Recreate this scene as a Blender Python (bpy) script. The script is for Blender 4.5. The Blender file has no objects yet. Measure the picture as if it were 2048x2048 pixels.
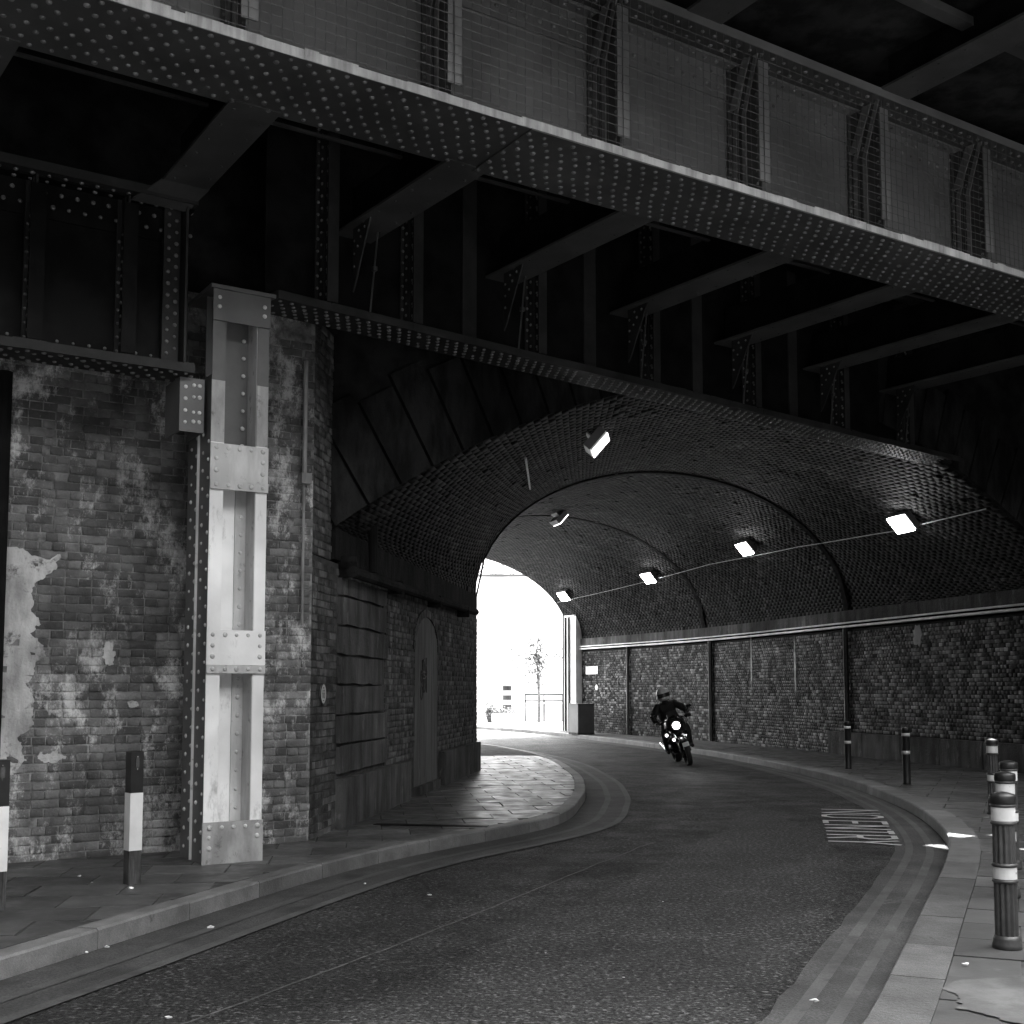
import bpy, math, random
import numpy as np
from mathutils import Vector, Matrix
random.seed(7); RNG = np.random.default_rng(11)
S = bpy.context.scene; COL = S.collection
R = math.radians
# ------------------------------------------------------------------ camera
cam_d = bpy.data.cameras.new('camera'); cam = bpy.data.objects.new('camera', cam_d); COL.objects.link(cam)
cam.location = (0, 0, 1.55); cam.rotation_euler = (R(90 + 4.57), 0, 0)
cam_d.sensor_width = 36; cam_d.lens = 2400 / 2048 * 36; cam_d.shift_y = 162 / 2048
cam_d.clip_start = 0.05; cam_d.clip_end = 600
S.camera = cam
# ------------------------------------------------------------------ light
SUN_EL, SUN_AZ = R(62), R(20)          # azimuth measured from +Y towards +X
sd = Vector((math.sin(SUN_AZ) * math.cos(SUN_EL), math.cos(SUN_AZ) * math.cos(SUN_EL), math.sin(SUN_EL)))
W = bpy.data.worlds.new('World'); S.world = W; W.use_nodes = True
nt = W.node_tree; bg = nt.nodes['Background']; bg.inputs['Strength'].default_value = 0.15
sky = nt.nodes.new('ShaderNodeTexSky'); sky.sky_type = 'NISHITA'; sky.sun_disc = False
sky.sun_elevation = SUN_EL; sky.sun_rotation = SUN_AZ; sky.dust_density = 3.0; sky.air_density = 1.0
bw = nt.nodes.new('ShaderNodeRGBToBW')
nt.links.new(sky.outputs[0], bw.inputs[0]); nt.links.new(bw.outputs[0], bg.inputs['Color'])
sl = bpy.data.lights.new('sun', 'SUN'); sl.energy = 2.0; sl.angle = R(0.5); sl.color = (1, 1, 1)
so = bpy.data.objects.new('sun', sl); COL.objects.link(so)
so.rotation_euler = (-sd).to_track_quat('-Z', 'Y').to_euler(); so.location = (20, 20, 40)
S.view_settings.view_transform = 'Standard'; S.view_settings.look = 'None'
S.view_settings.exposure = 4.45; S.view_settings.gamma = 1.0; S.view_settings.use_curve_mapping = False
S.cycles.use_denoising = True; S.cycles.max_bounces = 8; S.cycles.diffuse_bounces = 5
S.cycles.sample_clamp_indirect = 8

# ------------------------------------------------------------------ materials (a black and white place: greys only)
def mk(name, c1, c2, sc=3., lo=.4, hi=.6, st=(1, 1, 1), c3=None, sc3=1., lo3=.55, hi3=.62, st3=(1, 1, 1),
       isl=0., rough=.75, bump=.3, bsc=60., bd=.004, grain=0., gsc=200., metal=0., spec=.5, det=6., rvar=0., big=.25, bigs=.7, r3=.62, ipow=1.6):
    m = bpy.data.materials.new(name); m.use_nodes = True; t = m.node_tree; N = t.nodes; L = t.links
    p = N['Principled BSDF']; p.inputs['Roughness'].default_value = rough; p.inputs['Metallic'].default_value = metal
    p.inputs['Specular IOR Level'].default_value = spec
    geo = N.new('ShaderNodeNewGeometry')
    def noise(s, stv, d=det, off=0., rr=.62):
        mp = N.new('ShaderNodeMapping'); mp.inputs['Scale'].default_value = stv; mp.inputs['Location'].default_value = (off, off * .7, off * .3)
        L.new(geo.outputs['Position'], mp.inputs[0])
        n = N.new('ShaderNodeTexNoise'); n.inputs['Scale'].default_value = s; n.inputs['Detail'].default_value = d
        n.inputs['Roughness'].default_value = rr
        L.new(mp.outputs[0], n.inputs['Vector']); return n.outputs['Fac']
    def ramp(f, a, b):
        r = N.new('ShaderNodeMapRange'); r.inputs[1].default_value = a; r.inputs[2].default_value = b
        L.new(f, r.inputs[0]); return r.outputs[0]
    def mix(f, x, y):
        n = N.new('ShaderNodeMix'); n.data_type = 'FLOAT'; L.new(f, n.inputs[0])
        for i, v in ((2, x), (3, y)):
            if isinstance(v, (int, float)): n.inputs[i].default_value = v
            else: L.new(v, n.inputs[i])
        return n.outputs[0]
    def mul(x, y):
        n = N.new('ShaderNodeMath'); n.operation = 'MULTIPLY'
        for i, v in ((0, x), (1, y)):
            if isinstance(v, (int, float)): n.inputs[i].default_value = v
            else: L.new(v, n.inputs[i])
        return n.outputs[0]
    col = mix(ramp(noise(sc, st), lo, hi), c1, c2)
    if isl:
        oi = N.new('ShaderNodeObjectInfo')
        ad = N.new('ShaderNodeMath'); ad.operation = 'ADD'
        L.new(oi.outputs['Random'], ad.inputs[0]); L.new(geo.outputs['Random Per Island'], ad.inputs[1])
        fr = N.new('ShaderNodeMath'); fr.operation = 'FRACT'; L.new(ad.outputs[0], fr.inputs[0])
        pw = N.new('ShaderNodeMath'); pw.operation = 'POWER'; L.new(fr.outputs[0], pw.inputs[0]); pw.inputs[1].default_value = ipow
        r = N.new('ShaderNodeMapRange'); r.inputs[3].default_value = 1 - isl * .6; r.inputs[4].default_value = 1 + isl * 1.6
        L.new(pw.outputs[0], r.inputs[0]); col = mul(col, r.outputs[0])
    if grain:
        g = N.new('ShaderNodeMapRange'); g.inputs[1].default_value = .35; g.inputs[2].default_value = .65
        g.inputs[3].default_value = 1 - grain; g.inputs[4].default_value = 1 + grain
        L.new(noise(gsc, (1, 1, 1), 2.), g.inputs[0]); col = mul(col, g.outputs[0])
    if c3 is not None:
        col = mix(ramp(noise(sc3, st3, 10., 13., r3), lo3, hi3), col, c3)
    if big:
        g = N.new('ShaderNodeMapRange'); g.inputs[1].default_value = .35; g.inputs[2].default_value = .65
        g.inputs[3].default_value = 1 - big; g.inputs[4].default_value = 1 + big
        L.new(noise(bigs, (1, 1, 1), 3., 31.), g.inputs[0]); col = mul(col, g.outputs[0])
    cr = N.new('ShaderNodeCombineColor')
    for i in range(3): L.new(col, cr.inputs[i])
    L.new(cr.outputs[0], p.inputs['Base Color'])
    if rvar:
        rr = N.new('ShaderNodeMapRange'); rr.inputs[1].default_value = .35; rr.inputs[2].default_value = .65
        rr.inputs[3].default_value = max(.05, rough - rvar); rr.inputs[4].default_value = rough + rvar
        L.new(noise(sc * 2, (1, 1, 1), 4., 5.), rr.inputs[0]); L.new(rr.outputs[0], p.inputs['Roughness'])
    if bump:
        b = N.new('ShaderNodeBump'); b.inputs['Strength'].default_value = bump; b.inputs['Distance'].default_value = bd
        L.new(noise(bsc, (1, 1, 1), 5.), b.inputs['Height']); L.new(b.outputs[0], p.inputs['Normal'])
    return m
def emis(name, v, base=.8):
    m = bpy.data.materials.new(name); m.use_nodes = True; p = m.node_tree.nodes['Principled BSDF']
    p.inputs['Base Color'].default_value = (base, base, base, 1); p.inputs['Emission Color'].default_value = (1, 1, 1, 1)
    p.inputs['Emission Strength'].default_value = v; return m
M = dict(
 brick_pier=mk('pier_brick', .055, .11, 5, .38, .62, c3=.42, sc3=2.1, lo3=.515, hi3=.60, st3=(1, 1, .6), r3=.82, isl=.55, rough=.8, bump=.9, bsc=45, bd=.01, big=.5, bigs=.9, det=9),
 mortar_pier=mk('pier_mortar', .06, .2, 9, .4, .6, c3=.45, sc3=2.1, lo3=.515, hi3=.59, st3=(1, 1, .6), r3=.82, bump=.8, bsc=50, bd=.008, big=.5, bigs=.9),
 plaster=mk('old_plaster', .26, .5, 4, .4, .62, st=(1, 1, .3), c3=.1, sc3=3.5, lo3=.54, hi3=.62, r3=.75, bump=.8, bsc=25, bd=.014, big=.35, bigs=1.5),
 brick_tunnel=mk('tunnel_side_brick', .04, .085, 6, .4, .6, c3=.2, sc3=4, lo3=.62, hi3=.72, st3=(1, 1, .3), isl=.5, rough=.8, bump=.7, bsc=45, bd=.01, spec=.15),
 mortar_tunnel=mk('tunnel_side_mortar', .035, .07, 4, bump=.7, bsc=50, bd=.008, spec=.15),
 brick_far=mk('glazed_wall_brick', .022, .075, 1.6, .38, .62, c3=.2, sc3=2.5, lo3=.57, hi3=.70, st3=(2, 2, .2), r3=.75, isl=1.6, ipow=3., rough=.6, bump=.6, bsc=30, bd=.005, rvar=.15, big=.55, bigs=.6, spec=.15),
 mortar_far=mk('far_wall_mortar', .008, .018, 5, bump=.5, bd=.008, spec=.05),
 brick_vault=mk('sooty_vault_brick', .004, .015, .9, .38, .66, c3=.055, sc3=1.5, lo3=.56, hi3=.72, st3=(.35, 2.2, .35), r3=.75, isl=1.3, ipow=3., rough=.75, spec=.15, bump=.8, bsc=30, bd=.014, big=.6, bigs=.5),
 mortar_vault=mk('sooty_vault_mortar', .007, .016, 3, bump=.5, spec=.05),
 blocker_wall=mk('dark_blocker_wall', .02, .045, 4, rough=.9, spec=.05),
 stone=mk('streaked_stone', .035, .085, 4, .38, .62, st=(1, 1, .2), c3=.16, sc3=5, lo3=.56, hi3=.68, st3=(1, 1, .25), r3=.78, rough=.85, bump=.9, bsc=22, bd=.014, spec=.15, big=.4),
 stone_dark=mk('sooty_stone', .008, .022, 5, st=(1, 1, .3), rough=.8, bump=.8, bsc=20, bd=.02, big=.4, spec=.05),
 soot_shade=mk('soot_and_shade_masonry', .008, .018, 3, rough=.9, spec=.05),
 deck=mk('sooty_deck', .012, .03, 3, rough=.85, spec=.05),
 steel_dark=mk('dark_painted_steel', .042, .058, 3, .35, .65, c3=.05, sc3=6, lo3=.62, hi3=.72, rough=.5, bump=.2, bsc=30, bd=.003, spec=.2),
 steel_mid=mk('grey_painted_steel', .10, .135, 2, .35, .65, rough=.5, bump=.15, bsc=30, bd=.003, c3=.14, sc3=14, lo3=.7, hi3=.75),
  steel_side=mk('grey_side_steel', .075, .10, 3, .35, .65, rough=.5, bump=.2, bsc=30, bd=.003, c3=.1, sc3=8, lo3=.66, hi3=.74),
 beam_steel=mk('beam_paint', .045, .06, 3, .35, .65, rough=.55, bump=.2, bsc=30, bd=.003, spec=.15),
 steel_base=mk('stained_and_shade_steel', .22, .36, 6, .4, .62, st=(1, 1, .4), c3=.1, sc3=7, lo3=.58, hi3=.68, r3=.75, rough=.55, bump=.4, bsc=30, bd=.005),
 pale_blot=mk('pale_blotch_stone', .045, .10, 3.5, .38, .6, c3=.06, sc3=4, lo3=.5, hi3=.6, r3=.8, rough=.7, bump=.3),
 steel_grime=mk('grimy_steel', .018, .032, 3, .35, .65, rough=.55, bump=.3, bsc=20, bd=.004, spec=.15),
 steel_black=mk('sooty_steel', .005, .010, 3, rough=.5, bump=.2, spec=.05),
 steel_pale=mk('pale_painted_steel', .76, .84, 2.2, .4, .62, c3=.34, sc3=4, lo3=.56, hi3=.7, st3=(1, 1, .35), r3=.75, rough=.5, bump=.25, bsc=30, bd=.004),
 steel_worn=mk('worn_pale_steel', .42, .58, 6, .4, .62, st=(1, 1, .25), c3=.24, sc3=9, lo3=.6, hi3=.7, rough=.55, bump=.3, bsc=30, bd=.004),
 lip=mk('streaked_pale_edge', .2, .42, 9, .35, .6, st=(1, 1, .1), c3=.25, sc3=9, lo3=.62, hi3=.7, rough=.6, bump=.5, bsc=50, bd=.006),
 rivet=mk('rivet_paint', .08, .14, 30, rough=.45, bump=0, isl=.4),
 rivet_dark=mk('dark_rivet_paint', .10, .16, 30, rough=.4, bump=0),
 rivet_pale=mk('pale_rivet_paint', .42, .55, 30, rough=.45, bump=0),
 wire=mk('galvanised_wire', .06, .09, 20, rough=.5, bump=0),
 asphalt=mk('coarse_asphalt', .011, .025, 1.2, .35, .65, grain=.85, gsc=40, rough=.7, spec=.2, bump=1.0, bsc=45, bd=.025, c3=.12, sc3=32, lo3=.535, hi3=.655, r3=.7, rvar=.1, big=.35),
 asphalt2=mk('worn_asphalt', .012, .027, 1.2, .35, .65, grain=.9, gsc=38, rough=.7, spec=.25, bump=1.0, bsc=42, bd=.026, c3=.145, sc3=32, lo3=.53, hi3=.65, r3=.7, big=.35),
 gutter=mk('smooth_gutter', .026, .048, 3, .35, .65, grain=.5, gsc=70, rough=.75, bump=.6, bsc=70, bd=.008, big=.35, c3=.016, sc3=1.5, lo3=.5, hi3=.66),
 seam=mk('pale_road_seam', .03, .075, 14, rough=.8, grain=.5, gsc=60),
 yline=mk('worn_line_paint', .04, .065, 2, .35, .65, rough=.7, grain=.3, gsc=90, bump=.3, c3=.026, sc3=3, lo3=.5, hi3=.6, r3=.8),
 paint=mk('road_lettering_paint', .34, .5, 12, .35, .6, rough=.65, grain=.2, gsc=120, bump=.3),
 slab=mk('paving_stone', .042, .075, 2.2, .35, .65, isl=.35, rough=.45, bump=.35, bsc=40, bd=.004, c3=.10, sc3=1.3, lo3=.6, hi3=.75, grain=.12, gsc=150, rvar=.12),
 slab_pale=mk('pale_mottled_paving', .034, .06, 2.5, .35, .6, isl=.2, rough=.6, bump=.35, bsc=40, bd=.004, grain=.12, gsc=150, c3=.3, sc3=1.6, lo3=.6, hi3=.75),
 joint=mk('paving_joint', .03, .08, 6, rough=.9, grain=.2, gsc=100),
 kerb=mk('granite_kerb', .08, .13, 5, .35, .65, isl=.3, rough=.6, bump=.6, bsc=45, bd=.008, c3=.06, sc3=6, lo3=.62, hi3=.7, grain=.2, gsc=160),
 kerb_light=mk('bright_granite_kerb', .05, .09, 5, .35, .65, rough=.6, bump=.8, bsc=45, bd=.01, grain=.35, gsc=130, c3=.10, sc3=4, lo3=.58, hi3=.68, r3=.75, isl=.25),
 black=mk('black_paint', .006, .012, 10, rough=.45, bump=.1),
 white=mk('white_paint', .72, .8, 6, rough=.5, bump=.1, c3=.5, sc3=14, lo3=.7, hi3=.8),
 wood=mk('weathered_timber', .01, .09, 14, .4, .65, st=(3, 3, .3), rough=.8, bump=.8, bsc=30, bd=.006),
 reflector=mk('grey_reflector', .05, .07, 30, rough=.2),
 iron=mk('bollard_iron', .03, .05, 12, rough=.42, bump=.2, c3=.22, sc3=30, lo3=.72, hi3=.78, st3=(1, 1, .4)),
 band=mk('worn_white_band', .5, .62, 8, rough=.5, bump=.1, c3=.10, sc3=24, lo3=.66, hi3=.69),
 door=mk('door_boards', .045, .11, 7, .38, .62, st=(2, 2, .12), c3=.3, sc3=10, lo3=.66, hi3=.74, st3=(2, 2, .15), rough=.8, bump=.6, bsc=25, bd=.006),
 conduit=mk('pale_conduit', .68, .8, 5, rough=.4, bump=0),
 pipe=mk('grey_pipe', .12, .22, 6, st=(1, 1, .3), rough=.5, bump=.3),
 pipe_black=mk('black_pipe', .006, .01, 6, rough=.95, spec=.15),
 scrap=mk('white_litter', .6, .8, 30, rough=.7),
 glow=emis('lamp_lens_light', 4.5), glow2=emis('dim_lamp_lens', .2), head=emis('headlight_light', 1.5), small=emis('side_light', .5),
 bike=mk('black_bodywork', .01, .02, 10, rough=.25, bump=0), tyre=mk('tyre_rubber', .008, .012, 10, rough=.7),
 chrome=mk('bright_metal', .5, .6, 10, rough=.25, metal=1, bump=0), cloth=mk('black_riding_clothes', .008, .014, 20, rough=.8),
 helmet=mk('pale_helmet', .7, .78, 20, rough=.25, bump=0), bwhite=mk('pale_and_daylight_render', .7, .8, 1, rough=.9), leaf=mk('leaf', .07, .12, 6, rough=.6),
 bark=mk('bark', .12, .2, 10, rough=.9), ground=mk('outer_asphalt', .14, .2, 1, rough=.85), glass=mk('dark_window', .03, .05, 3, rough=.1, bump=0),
)

# ------------------------------------------------------------------ geometry helpers
AZ = R(57.1); A2 = Vector((math.sin(AZ), math.cos(AZ), 0)); B2 = Vector((-A2.y, A2.x, 0)); Z = Vector((0, 0, 1))
def P(u, v, z=0.): return A2 * u + B2 * v + Z * z
class MB:
    def __init__(s): s.v = []; s.f = []
    def add(s, vs, fs):
        n = len(s.v); s.v += [tuple(x) for x in vs]; s.f += [tuple(i + n for i in q) for q in fs]; return s
    def box(s, c, ex, ey, ez):      # half-extent vectors
        c, ex, ey, ez = map(Vector, (c, ex, ey, ez))
        vs = [c + ex * i + ey * j + ez * k for i in (-1, 1) for j in (-1, 1) for k in (-1, 1)]
        return s.add(vs, [(0, 1, 3, 2), (4, 6, 7, 5), (0, 4, 5, 1), (2, 3, 7, 6), (0, 2, 6, 4), (1, 5, 7, 3)])
    def ub(s, u0, u1, v0, v1, z0, z1):
        return s.box(P((u0 + u1) / 2, (v0 + v1) / 2, (z0 + z1) / 2), A2 * (u1 - u0) / 2, B2 * (v1 - v0) / 2, Z * (z1 - z0) / 2)
    def wb(s, x0, x1, y0, y1, z0, z1):
        return s.box(((x0 + x1) / 2, (y0 + y1) / 2, (z0 + z1) / 2), ((x1 - x0) / 2, 0, 0), (0, (y1 - y0) / 2, 0), (0, 0, (z1 - z0) / 2))
    def prism(s, pts, d):           # polygon (3-D points) swept by vector d
        pts = [Vector(p) for p in pts]; n = len(pts); d = Vector(d)
        s.add(pts + [p + d for p in pts], [tuple(range(n))[::-1], tuple(range(n, 2 * n))] + [(i, (i + 1) % n, n + (i + 1) % n, n + i) for i in range(n)]); return s
    def tube(s, pts, r, n=8, rad=None):
        pts = [Vector(p) for p in pts]; rings = []
        for i, p in enumerate(pts):
            d = (pts[min(i + 1, len(pts) - 1)] - pts[max(i - 1, 0)]).normalized()
            x = d.orthogonal().normalized() if i == 0 else (x - d * x.dot(d)).normalized()
            y = d.cross(x); rr = rad[i] if rad else r
            rings.append([p + (x * math.cos(2 * math.pi * k / n) + y * math.sin(2 * math.pi * k / n)) * rr for k in range(n)])
        vs = [q for rg in rings for q in rg]; fs = []
        for i in range(len(pts) - 1):
            for k in range(n): fs.append((i * n + k, i * n + (k + 1) % n, (i + 1) * n + (k + 1) % n, (i + 1) * n + k))
        fs += [tuple(range(n))[::-1], tuple(range((len(pts) - 1) * n, len(pts) * n))]
        return s.add(vs, fs)
    def lathe(s, prof, n=24, c=(0, 0, 0), flute=0., nf=0):
        vs = []
        for r, z in prof:
            for k in range(n):
                t = 2 * math.pi * k / n; rr = r * (1 - flute * (0.5 + 0.5 * math.cos(nf * t))) if nf else r
                vs.append((c[0] + rr * math.cos(t), c[1] + rr * math.sin(t), c[2] + z))
        fs = [(i * n + k, i * n + (k + 1) % n, (i + 1) * n + (k + 1) % n, (i + 1) * n + k) for i in range(len(prof) - 1) for k in range(n)]
        fs += [tuple(range(n))[::-1], tuple(range((len(prof) - 1) * n, len(prof) * n))]
        return s.add(vs, fs)
    def mesh(s, name, smooth=False, off=(0, 0, 0)):
        me = bpy.data.meshes.new(name); o = Vector(off)
        me.from_pydata([tuple(Vector(v) - o) for v in s.v], [], s.f)
        if smooth: me.polygons.foreach_set('use_smooth', [True] * len(me.polygons))
        me.update(); return me
def props(o, label=None, cat=None, group=None, kind=None, category=None):
    cat = cat or category
    for k, v in (('label', label), ('category', cat), ('group', group), ('kind', kind)):
        if v: o[k] = v
    return o
def wloc(o):
    l = Vector((0, 0, 0))
    while o: l += o.location; o = o.parent
    return l
def ob(name, mb, mat, parent=None, smooth=False, local=False, loc=None, **kw):
    """one mesh object; mb holds world coordinates unless local"""
    off = Vector((0, 0, 0))
    if not local: off = wloc(parent) if parent else Vector(loc or (0, 0, 0))
    me = mb.mesh(name, smooth, off) if isinstance(mb, MB) else mb
    if not me.materials: me.materials.append(M[mat])
    o = bpy.data.objects.new(name, me); COL.objects.link(o)
    if parent: o.parent = parent
    elif loc: o.location = loc
    return props(o, **kw)
def thing(name, loc, label, cat, group=None, rot=None):
    o = bpy.data.objects.new(name, None); COL.objects.link(o); o.location = loc; o.empty_display_size = .2
    if rot: o.rotation_euler = rot
    return props(o, label, cat, group)
def inst(name, me, parent, loc, rot=(0, 0, 0), sc=None):
    o = bpy.data.objects.new(name, me); COL.objects.link(o); o.parent = parent
    o.location = Vector(loc) - wloc(parent); o.rotation_euler = rot
    if sc: o.scale = sc
    return o
def copy_tree(o, parent=None):
    c = o.copy(); COL.objects.link(c)
    if parent: c.parent = parent
    for ch in list(o.children): copy_tree(ch, c)
    return c
def npmesh(name, V, F4, mat, parent, kind='stuff', smooth=False):
    V = np.asarray(V, float) - np.array(wloc(parent) if parent else (0, 0, 0))
    me = bpy.data.meshes.new(name); F4 = np.asarray(F4, np.int32); k = F4.shape[1]
    me.vertices.add(len(V)); me.vertices.foreach_set('co', V.ravel())
    me.loops.add(F4.size); me.loops.foreach_set('vertex_index', F4.ravel())
    me.polygons.add(len(F4)); me.polygons.foreach_set('loop_start', np.arange(0, F4.size, k, dtype=np.int32))
    me.update(calc_edges=True)
    if smooth: me.polygons.foreach_set('use_smooth', np.ones(len(F4), bool))
    me.materials.append(M[mat]); o = bpy.data.objects.new(name, me); COL.objects.link(o)
    if parent: o.parent = parent
    if kind: o['kind'] = kind
    return o
CAM = np.array([0, 0, 1.55])

# bricks -------------------------------------------------------------
def brick_verts(l, h, d, j=.003):
    """local: x along the wall, y outwards, z up; front face inset by a worn arris"""
    e = .005; v = []
    for y, g in ((-.03, 0), (d - .003, 0), (d, e)):
        for sx, sz in ((-1, -1), (1, -1), (1, 1), (-1, 1)):
            v.append((sx * (l / 2 - g) + random.uniform(-j, j) * (y > 0), y + (random.uniform(-j, j) * .6 if g else 0), sz * (h / 2 - g) + random.uniform(-j, j) * .6 * (y > 0)))
    f = [(8, 9, 10, 11)[::-1]] + [(i, (i + 1) % 4, 4 + (i + 1) % 4, 4 + i)[::-1] for i in range(4)] + [(4 + i, 4 + (i + 1) % 4, 8 + (i + 1) % 4, 8 + i)[::-1] for i in range(4)]
    return np.array(v), np.array(f)
def brick_wall(parent, path, z0, z1, mat, mortar, nind=300, hole=None, thick=.25, seen=None, headers=False):
    """path: plan points, outward side on the RIGHT of travel; bond of stretchers and headers"""
    pts = [Vector((p[0], p[1], 0)) for p in path]; items = []
    seg = []; acc = 0
    for i in range(len(pts) - 1):
        d = pts[i + 1] - pts[i]; seg.append((acc, d.length, pts[i], d.normalized())); acc += d.length
    mb = MB()
    for a0, ln, p, d in seg:
        n = Vector((d.y, -d.x, 0))
        mb.box(p + d * ln / 2 - n * thick / 2 + Z * (z0 + z1) / 2, d * (ln / 2), n * thick / 2, Z * (z1 - z0) / 2)
    ob('mortar_bed', mb, mortar, parent)
    row = 0; z = z0 + .0375
    while z < z1 - .02:
        st = row % 2 == 0 and not headers; L = .225 if st else .1125; s = (.0 if st or row % 2 else .056) + random.uniform(-.012, .012)
        while s < acc - .03:
            c = s + L / 2
            L2 = .1125 if random.random() < .08 and L > .2 else L
            if c + L2 / 2 > acc: L2 = .1125; c = acc - L2 / 2 + .008
            for a0, ln, p, d in seg:
                if a0 <= c <= a0 + ln:
                    q = p + d * (c - a0); q = (q.x, q.y, z)
                    if c + L2 / 2 < acc + .02 and not (hole and hole(c, z)) and not (seen and not seen(c, z)):
                        items.append((q, math.atan2(d.y, d.x), L2))
                    break
            s += L2
            if c > acc - .07: break
        z += .075; row += 1
    var = [brick_verts(l - .011, .064, .008) for l in (.225,) * 6 + (.1125,) * 6]
    items.sort(key=lambda t: (t[0][0] - CAM[0]) ** 2 + (t[0][1] - CAM[1]) ** 2 + (t[0][2] - CAM[2]) ** 2)
    mes = {}
    for q, r, l in items[:nind]:
        k = random.randrange(6) + (0 if l > .2 else 6)
        if k not in mes:
            me = bpy.data.meshes.new('brick'); me.from_pydata([(x, -y, zz) for x, y, zz in var[k][0].tolist()], [], [tuple(f) for f in var[k][1].tolist()]); me.materials.append(M[mat]); mes[k] = me
        o = inst('brick', mes[k], parent, q, (0, 0, r)); n = Vector((math.sin(r), -math.cos(r), 0)); o.location += n * random.uniform(-.003, .005)
    rest = items[nind:]
    if rest:
        Vs = []; Fs = []; n0 = 0
        for q, r, l in rest:
            v, f = var[random.randrange(6) + (0 if l > .2 else 6)]
            c, s_ = math.cos(r), math.sin(r); off = random.uniform(-.003, .005)
            x = v[:, 0]; y = -(v[:, 1] + off)
            Vs.append(np.stack([q[0] + x * c - y * s_, q[1] + x * s_ + y * c, q[2] + v[:, 2]], 1)); Fs.append(f + n0); n0 += len(v)
        npmesh('brickwork', np.concatenate(Vs), np.concatenate(Fs), mat, parent)

# rivets -------------------------------------------------------------
def rivet_arr(r, n=8):
    v = []; 
    for rr, h in ((1, 0), (.86, .42), (.5, .66)):
        v += [(r * rr * math.cos(2 * math.pi * k / n), r * rr * math.sin(2 * math.pi * k / n), r * h) for k in range(n)]
    f = [(i * n + k, i * n + (k + 1) % n, (i + 1) * n + (k + 1) % n, (i + 1) * n + k) for i in range(2) for k in range(n)]
    c = 2 * n; f += [(c, c + 1, c + 2, c + 3), (c, c + 3, c + 4, c + 7), (c + 4, c + 5, c + 6, c + 7)]
    return np.array(v), f
RIV = {}
def rivets(parent, pts, normal, mat='rivet', r=.016, nind=0, name='rivet'):
    v, f = rivet_arr(r); nrm = Vector(normal).normalized(); q = nrm.to_track_quat('Z', 'Y'); m = np.array(q.to_matrix())
    pts = sorted([Vector(p) for p in pts], key=lambda p: (p - Vector(CAM)).length)
    if nind:
        key = (mat, r)
        if key not in RIV:
            me = bpy.data.meshes.new('rivet'); me.from_pydata(v.tolist(), [], f); me.polygons.foreach_set('use_smooth', [True] * len(me.polygons)); me.materials.append(M[mat]); RIV[key] = me
        for p in pts[:nind]: k_ = random.uniform(.82, 1.12); inst(name, RIV[key], parent, p, q.to_euler(), (k_, k_, k_ * random.uniform(.7, 1.1)))
    rest = pts[nind:]
    if rest:
        vv = v @ m.T; Vs = np.concatenate([vv * random.uniform(.82, 1.12) + np.array(p) for p in rest]); F = np.array(f)
        Fs = np.concatenate([F + i * len(v) for i in range(len(rest))]); npmesh('rivet_rows', Vs, Fs, mat, parent, smooth=True)
def fr(a, b, n): return [a + (b - a) * i / max(1, n - 1) for i in range(n)]

# ------------------------------------------------------------------ plan of the place
def catmull(pts, n=8):
    out = []; pts = [np.array(p, float) for p in pts]; e = [2 * pts[0] - pts[1]] + pts + [2 * pts[-1] - pts[-2]]
    for i in range(1, len(e) - 2):
        for k in range(n):
            t = k / n; p0, p1, p2, p3 = e[i - 1:i + 3]
            out.append(.5 * (2 * p1 + (p2 - p0) * t + (2 * p0 - 5 * p1 + 4 * p2 - p3) * t * t + (3 * p1 - p0 - 3 * p2 + p3) * t ** 3))
    out.append(pts[-1]); return [tuple(p) for p in out]
def arclen(pl):
    d = [0]
    for a, b in zip(pl, pl[1:]): d.append(d[-1] + math.dist(a, b))
    return d
def along(pl, s):
    d = arclen(pl); s = min(max(s, 0), d[-1]); 
    for i in range(len(d) - 1):
        if s <= d[i + 1] or i == len(d) - 2:
            t = (s - d[i]) / max(1e-9, d[i + 1] - d[i]); return (pl[i][0] + (pl[i + 1][0] - pl[i][0]) * t, pl[i][1] + (pl[i + 1][1] - pl[i][1]) * t)
def offset(pl, o):          # positive: to the left of travel
    r = []
    for i, p in enumerate(pl):
        a, b = pl[max(i - 1, 0)], pl[min(i + 1, len(pl) - 1)]; dx, dy = b[0] - a[0], b[1] - a[1]; l = math.hypot(dx, dy)
        r.append((p[0] - dy / l * o, p[1] + dx / l * o))
    return r
KL = catmull([(-6.2, -3), (-4.6, 1.5), (-3.5, 4.4), (-2.73, 6.54), (-1.7, 9.62), (-1.0, 11.2), (.45, 13.68), (.93, 16.2), (1.1, 18.3), (1.13, 20.9), (.82, 25.4), (-.07, 29.6), (-.9, 31.6), (-2.9, 35.3), (-5.8, 39.6), (-9.5, 43.5)])
KR = catmull([(-3.2, -6), (-1.2, -1), (.15, 2.2), (1.05, 4.3), (1.71, 5.75), (2.62, 7.85), (3.62, 10.18), (4.3, 12.0), (4.87, 14.4), (5.17, 16.6), (5.35, 19.4), (5.26, 22.1), (5.02, 25.0), (4.5, 28.4), (3.8, 31.5), (3.1, 34.3), (1.9, 38.4), (.3, 43.1), (-2., 47.5), (-5.2, 52)])
RW = catmull([(9.75, 16.9), (9.05, 19.3), (8.4, 21.6), (7.35, 26.), (6.1, 31.2), (4.9, 35.), (3.3, 38.8), (1.98, 41.6)])
LWK, LWM = (-1.94, 11.5), (-.63, 21.4)
LWP = [LWK, LWM, (-2.9, 28.2), (-6.2, 36.3)]
RL = arclen(RW)[-1]; S0R = math.dist(RW[0], (9.05, 19.3))
LV = [(-1.85, 12.2), LWM, (-2.9, 28.2), (-6.2, 36.3)]
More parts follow.
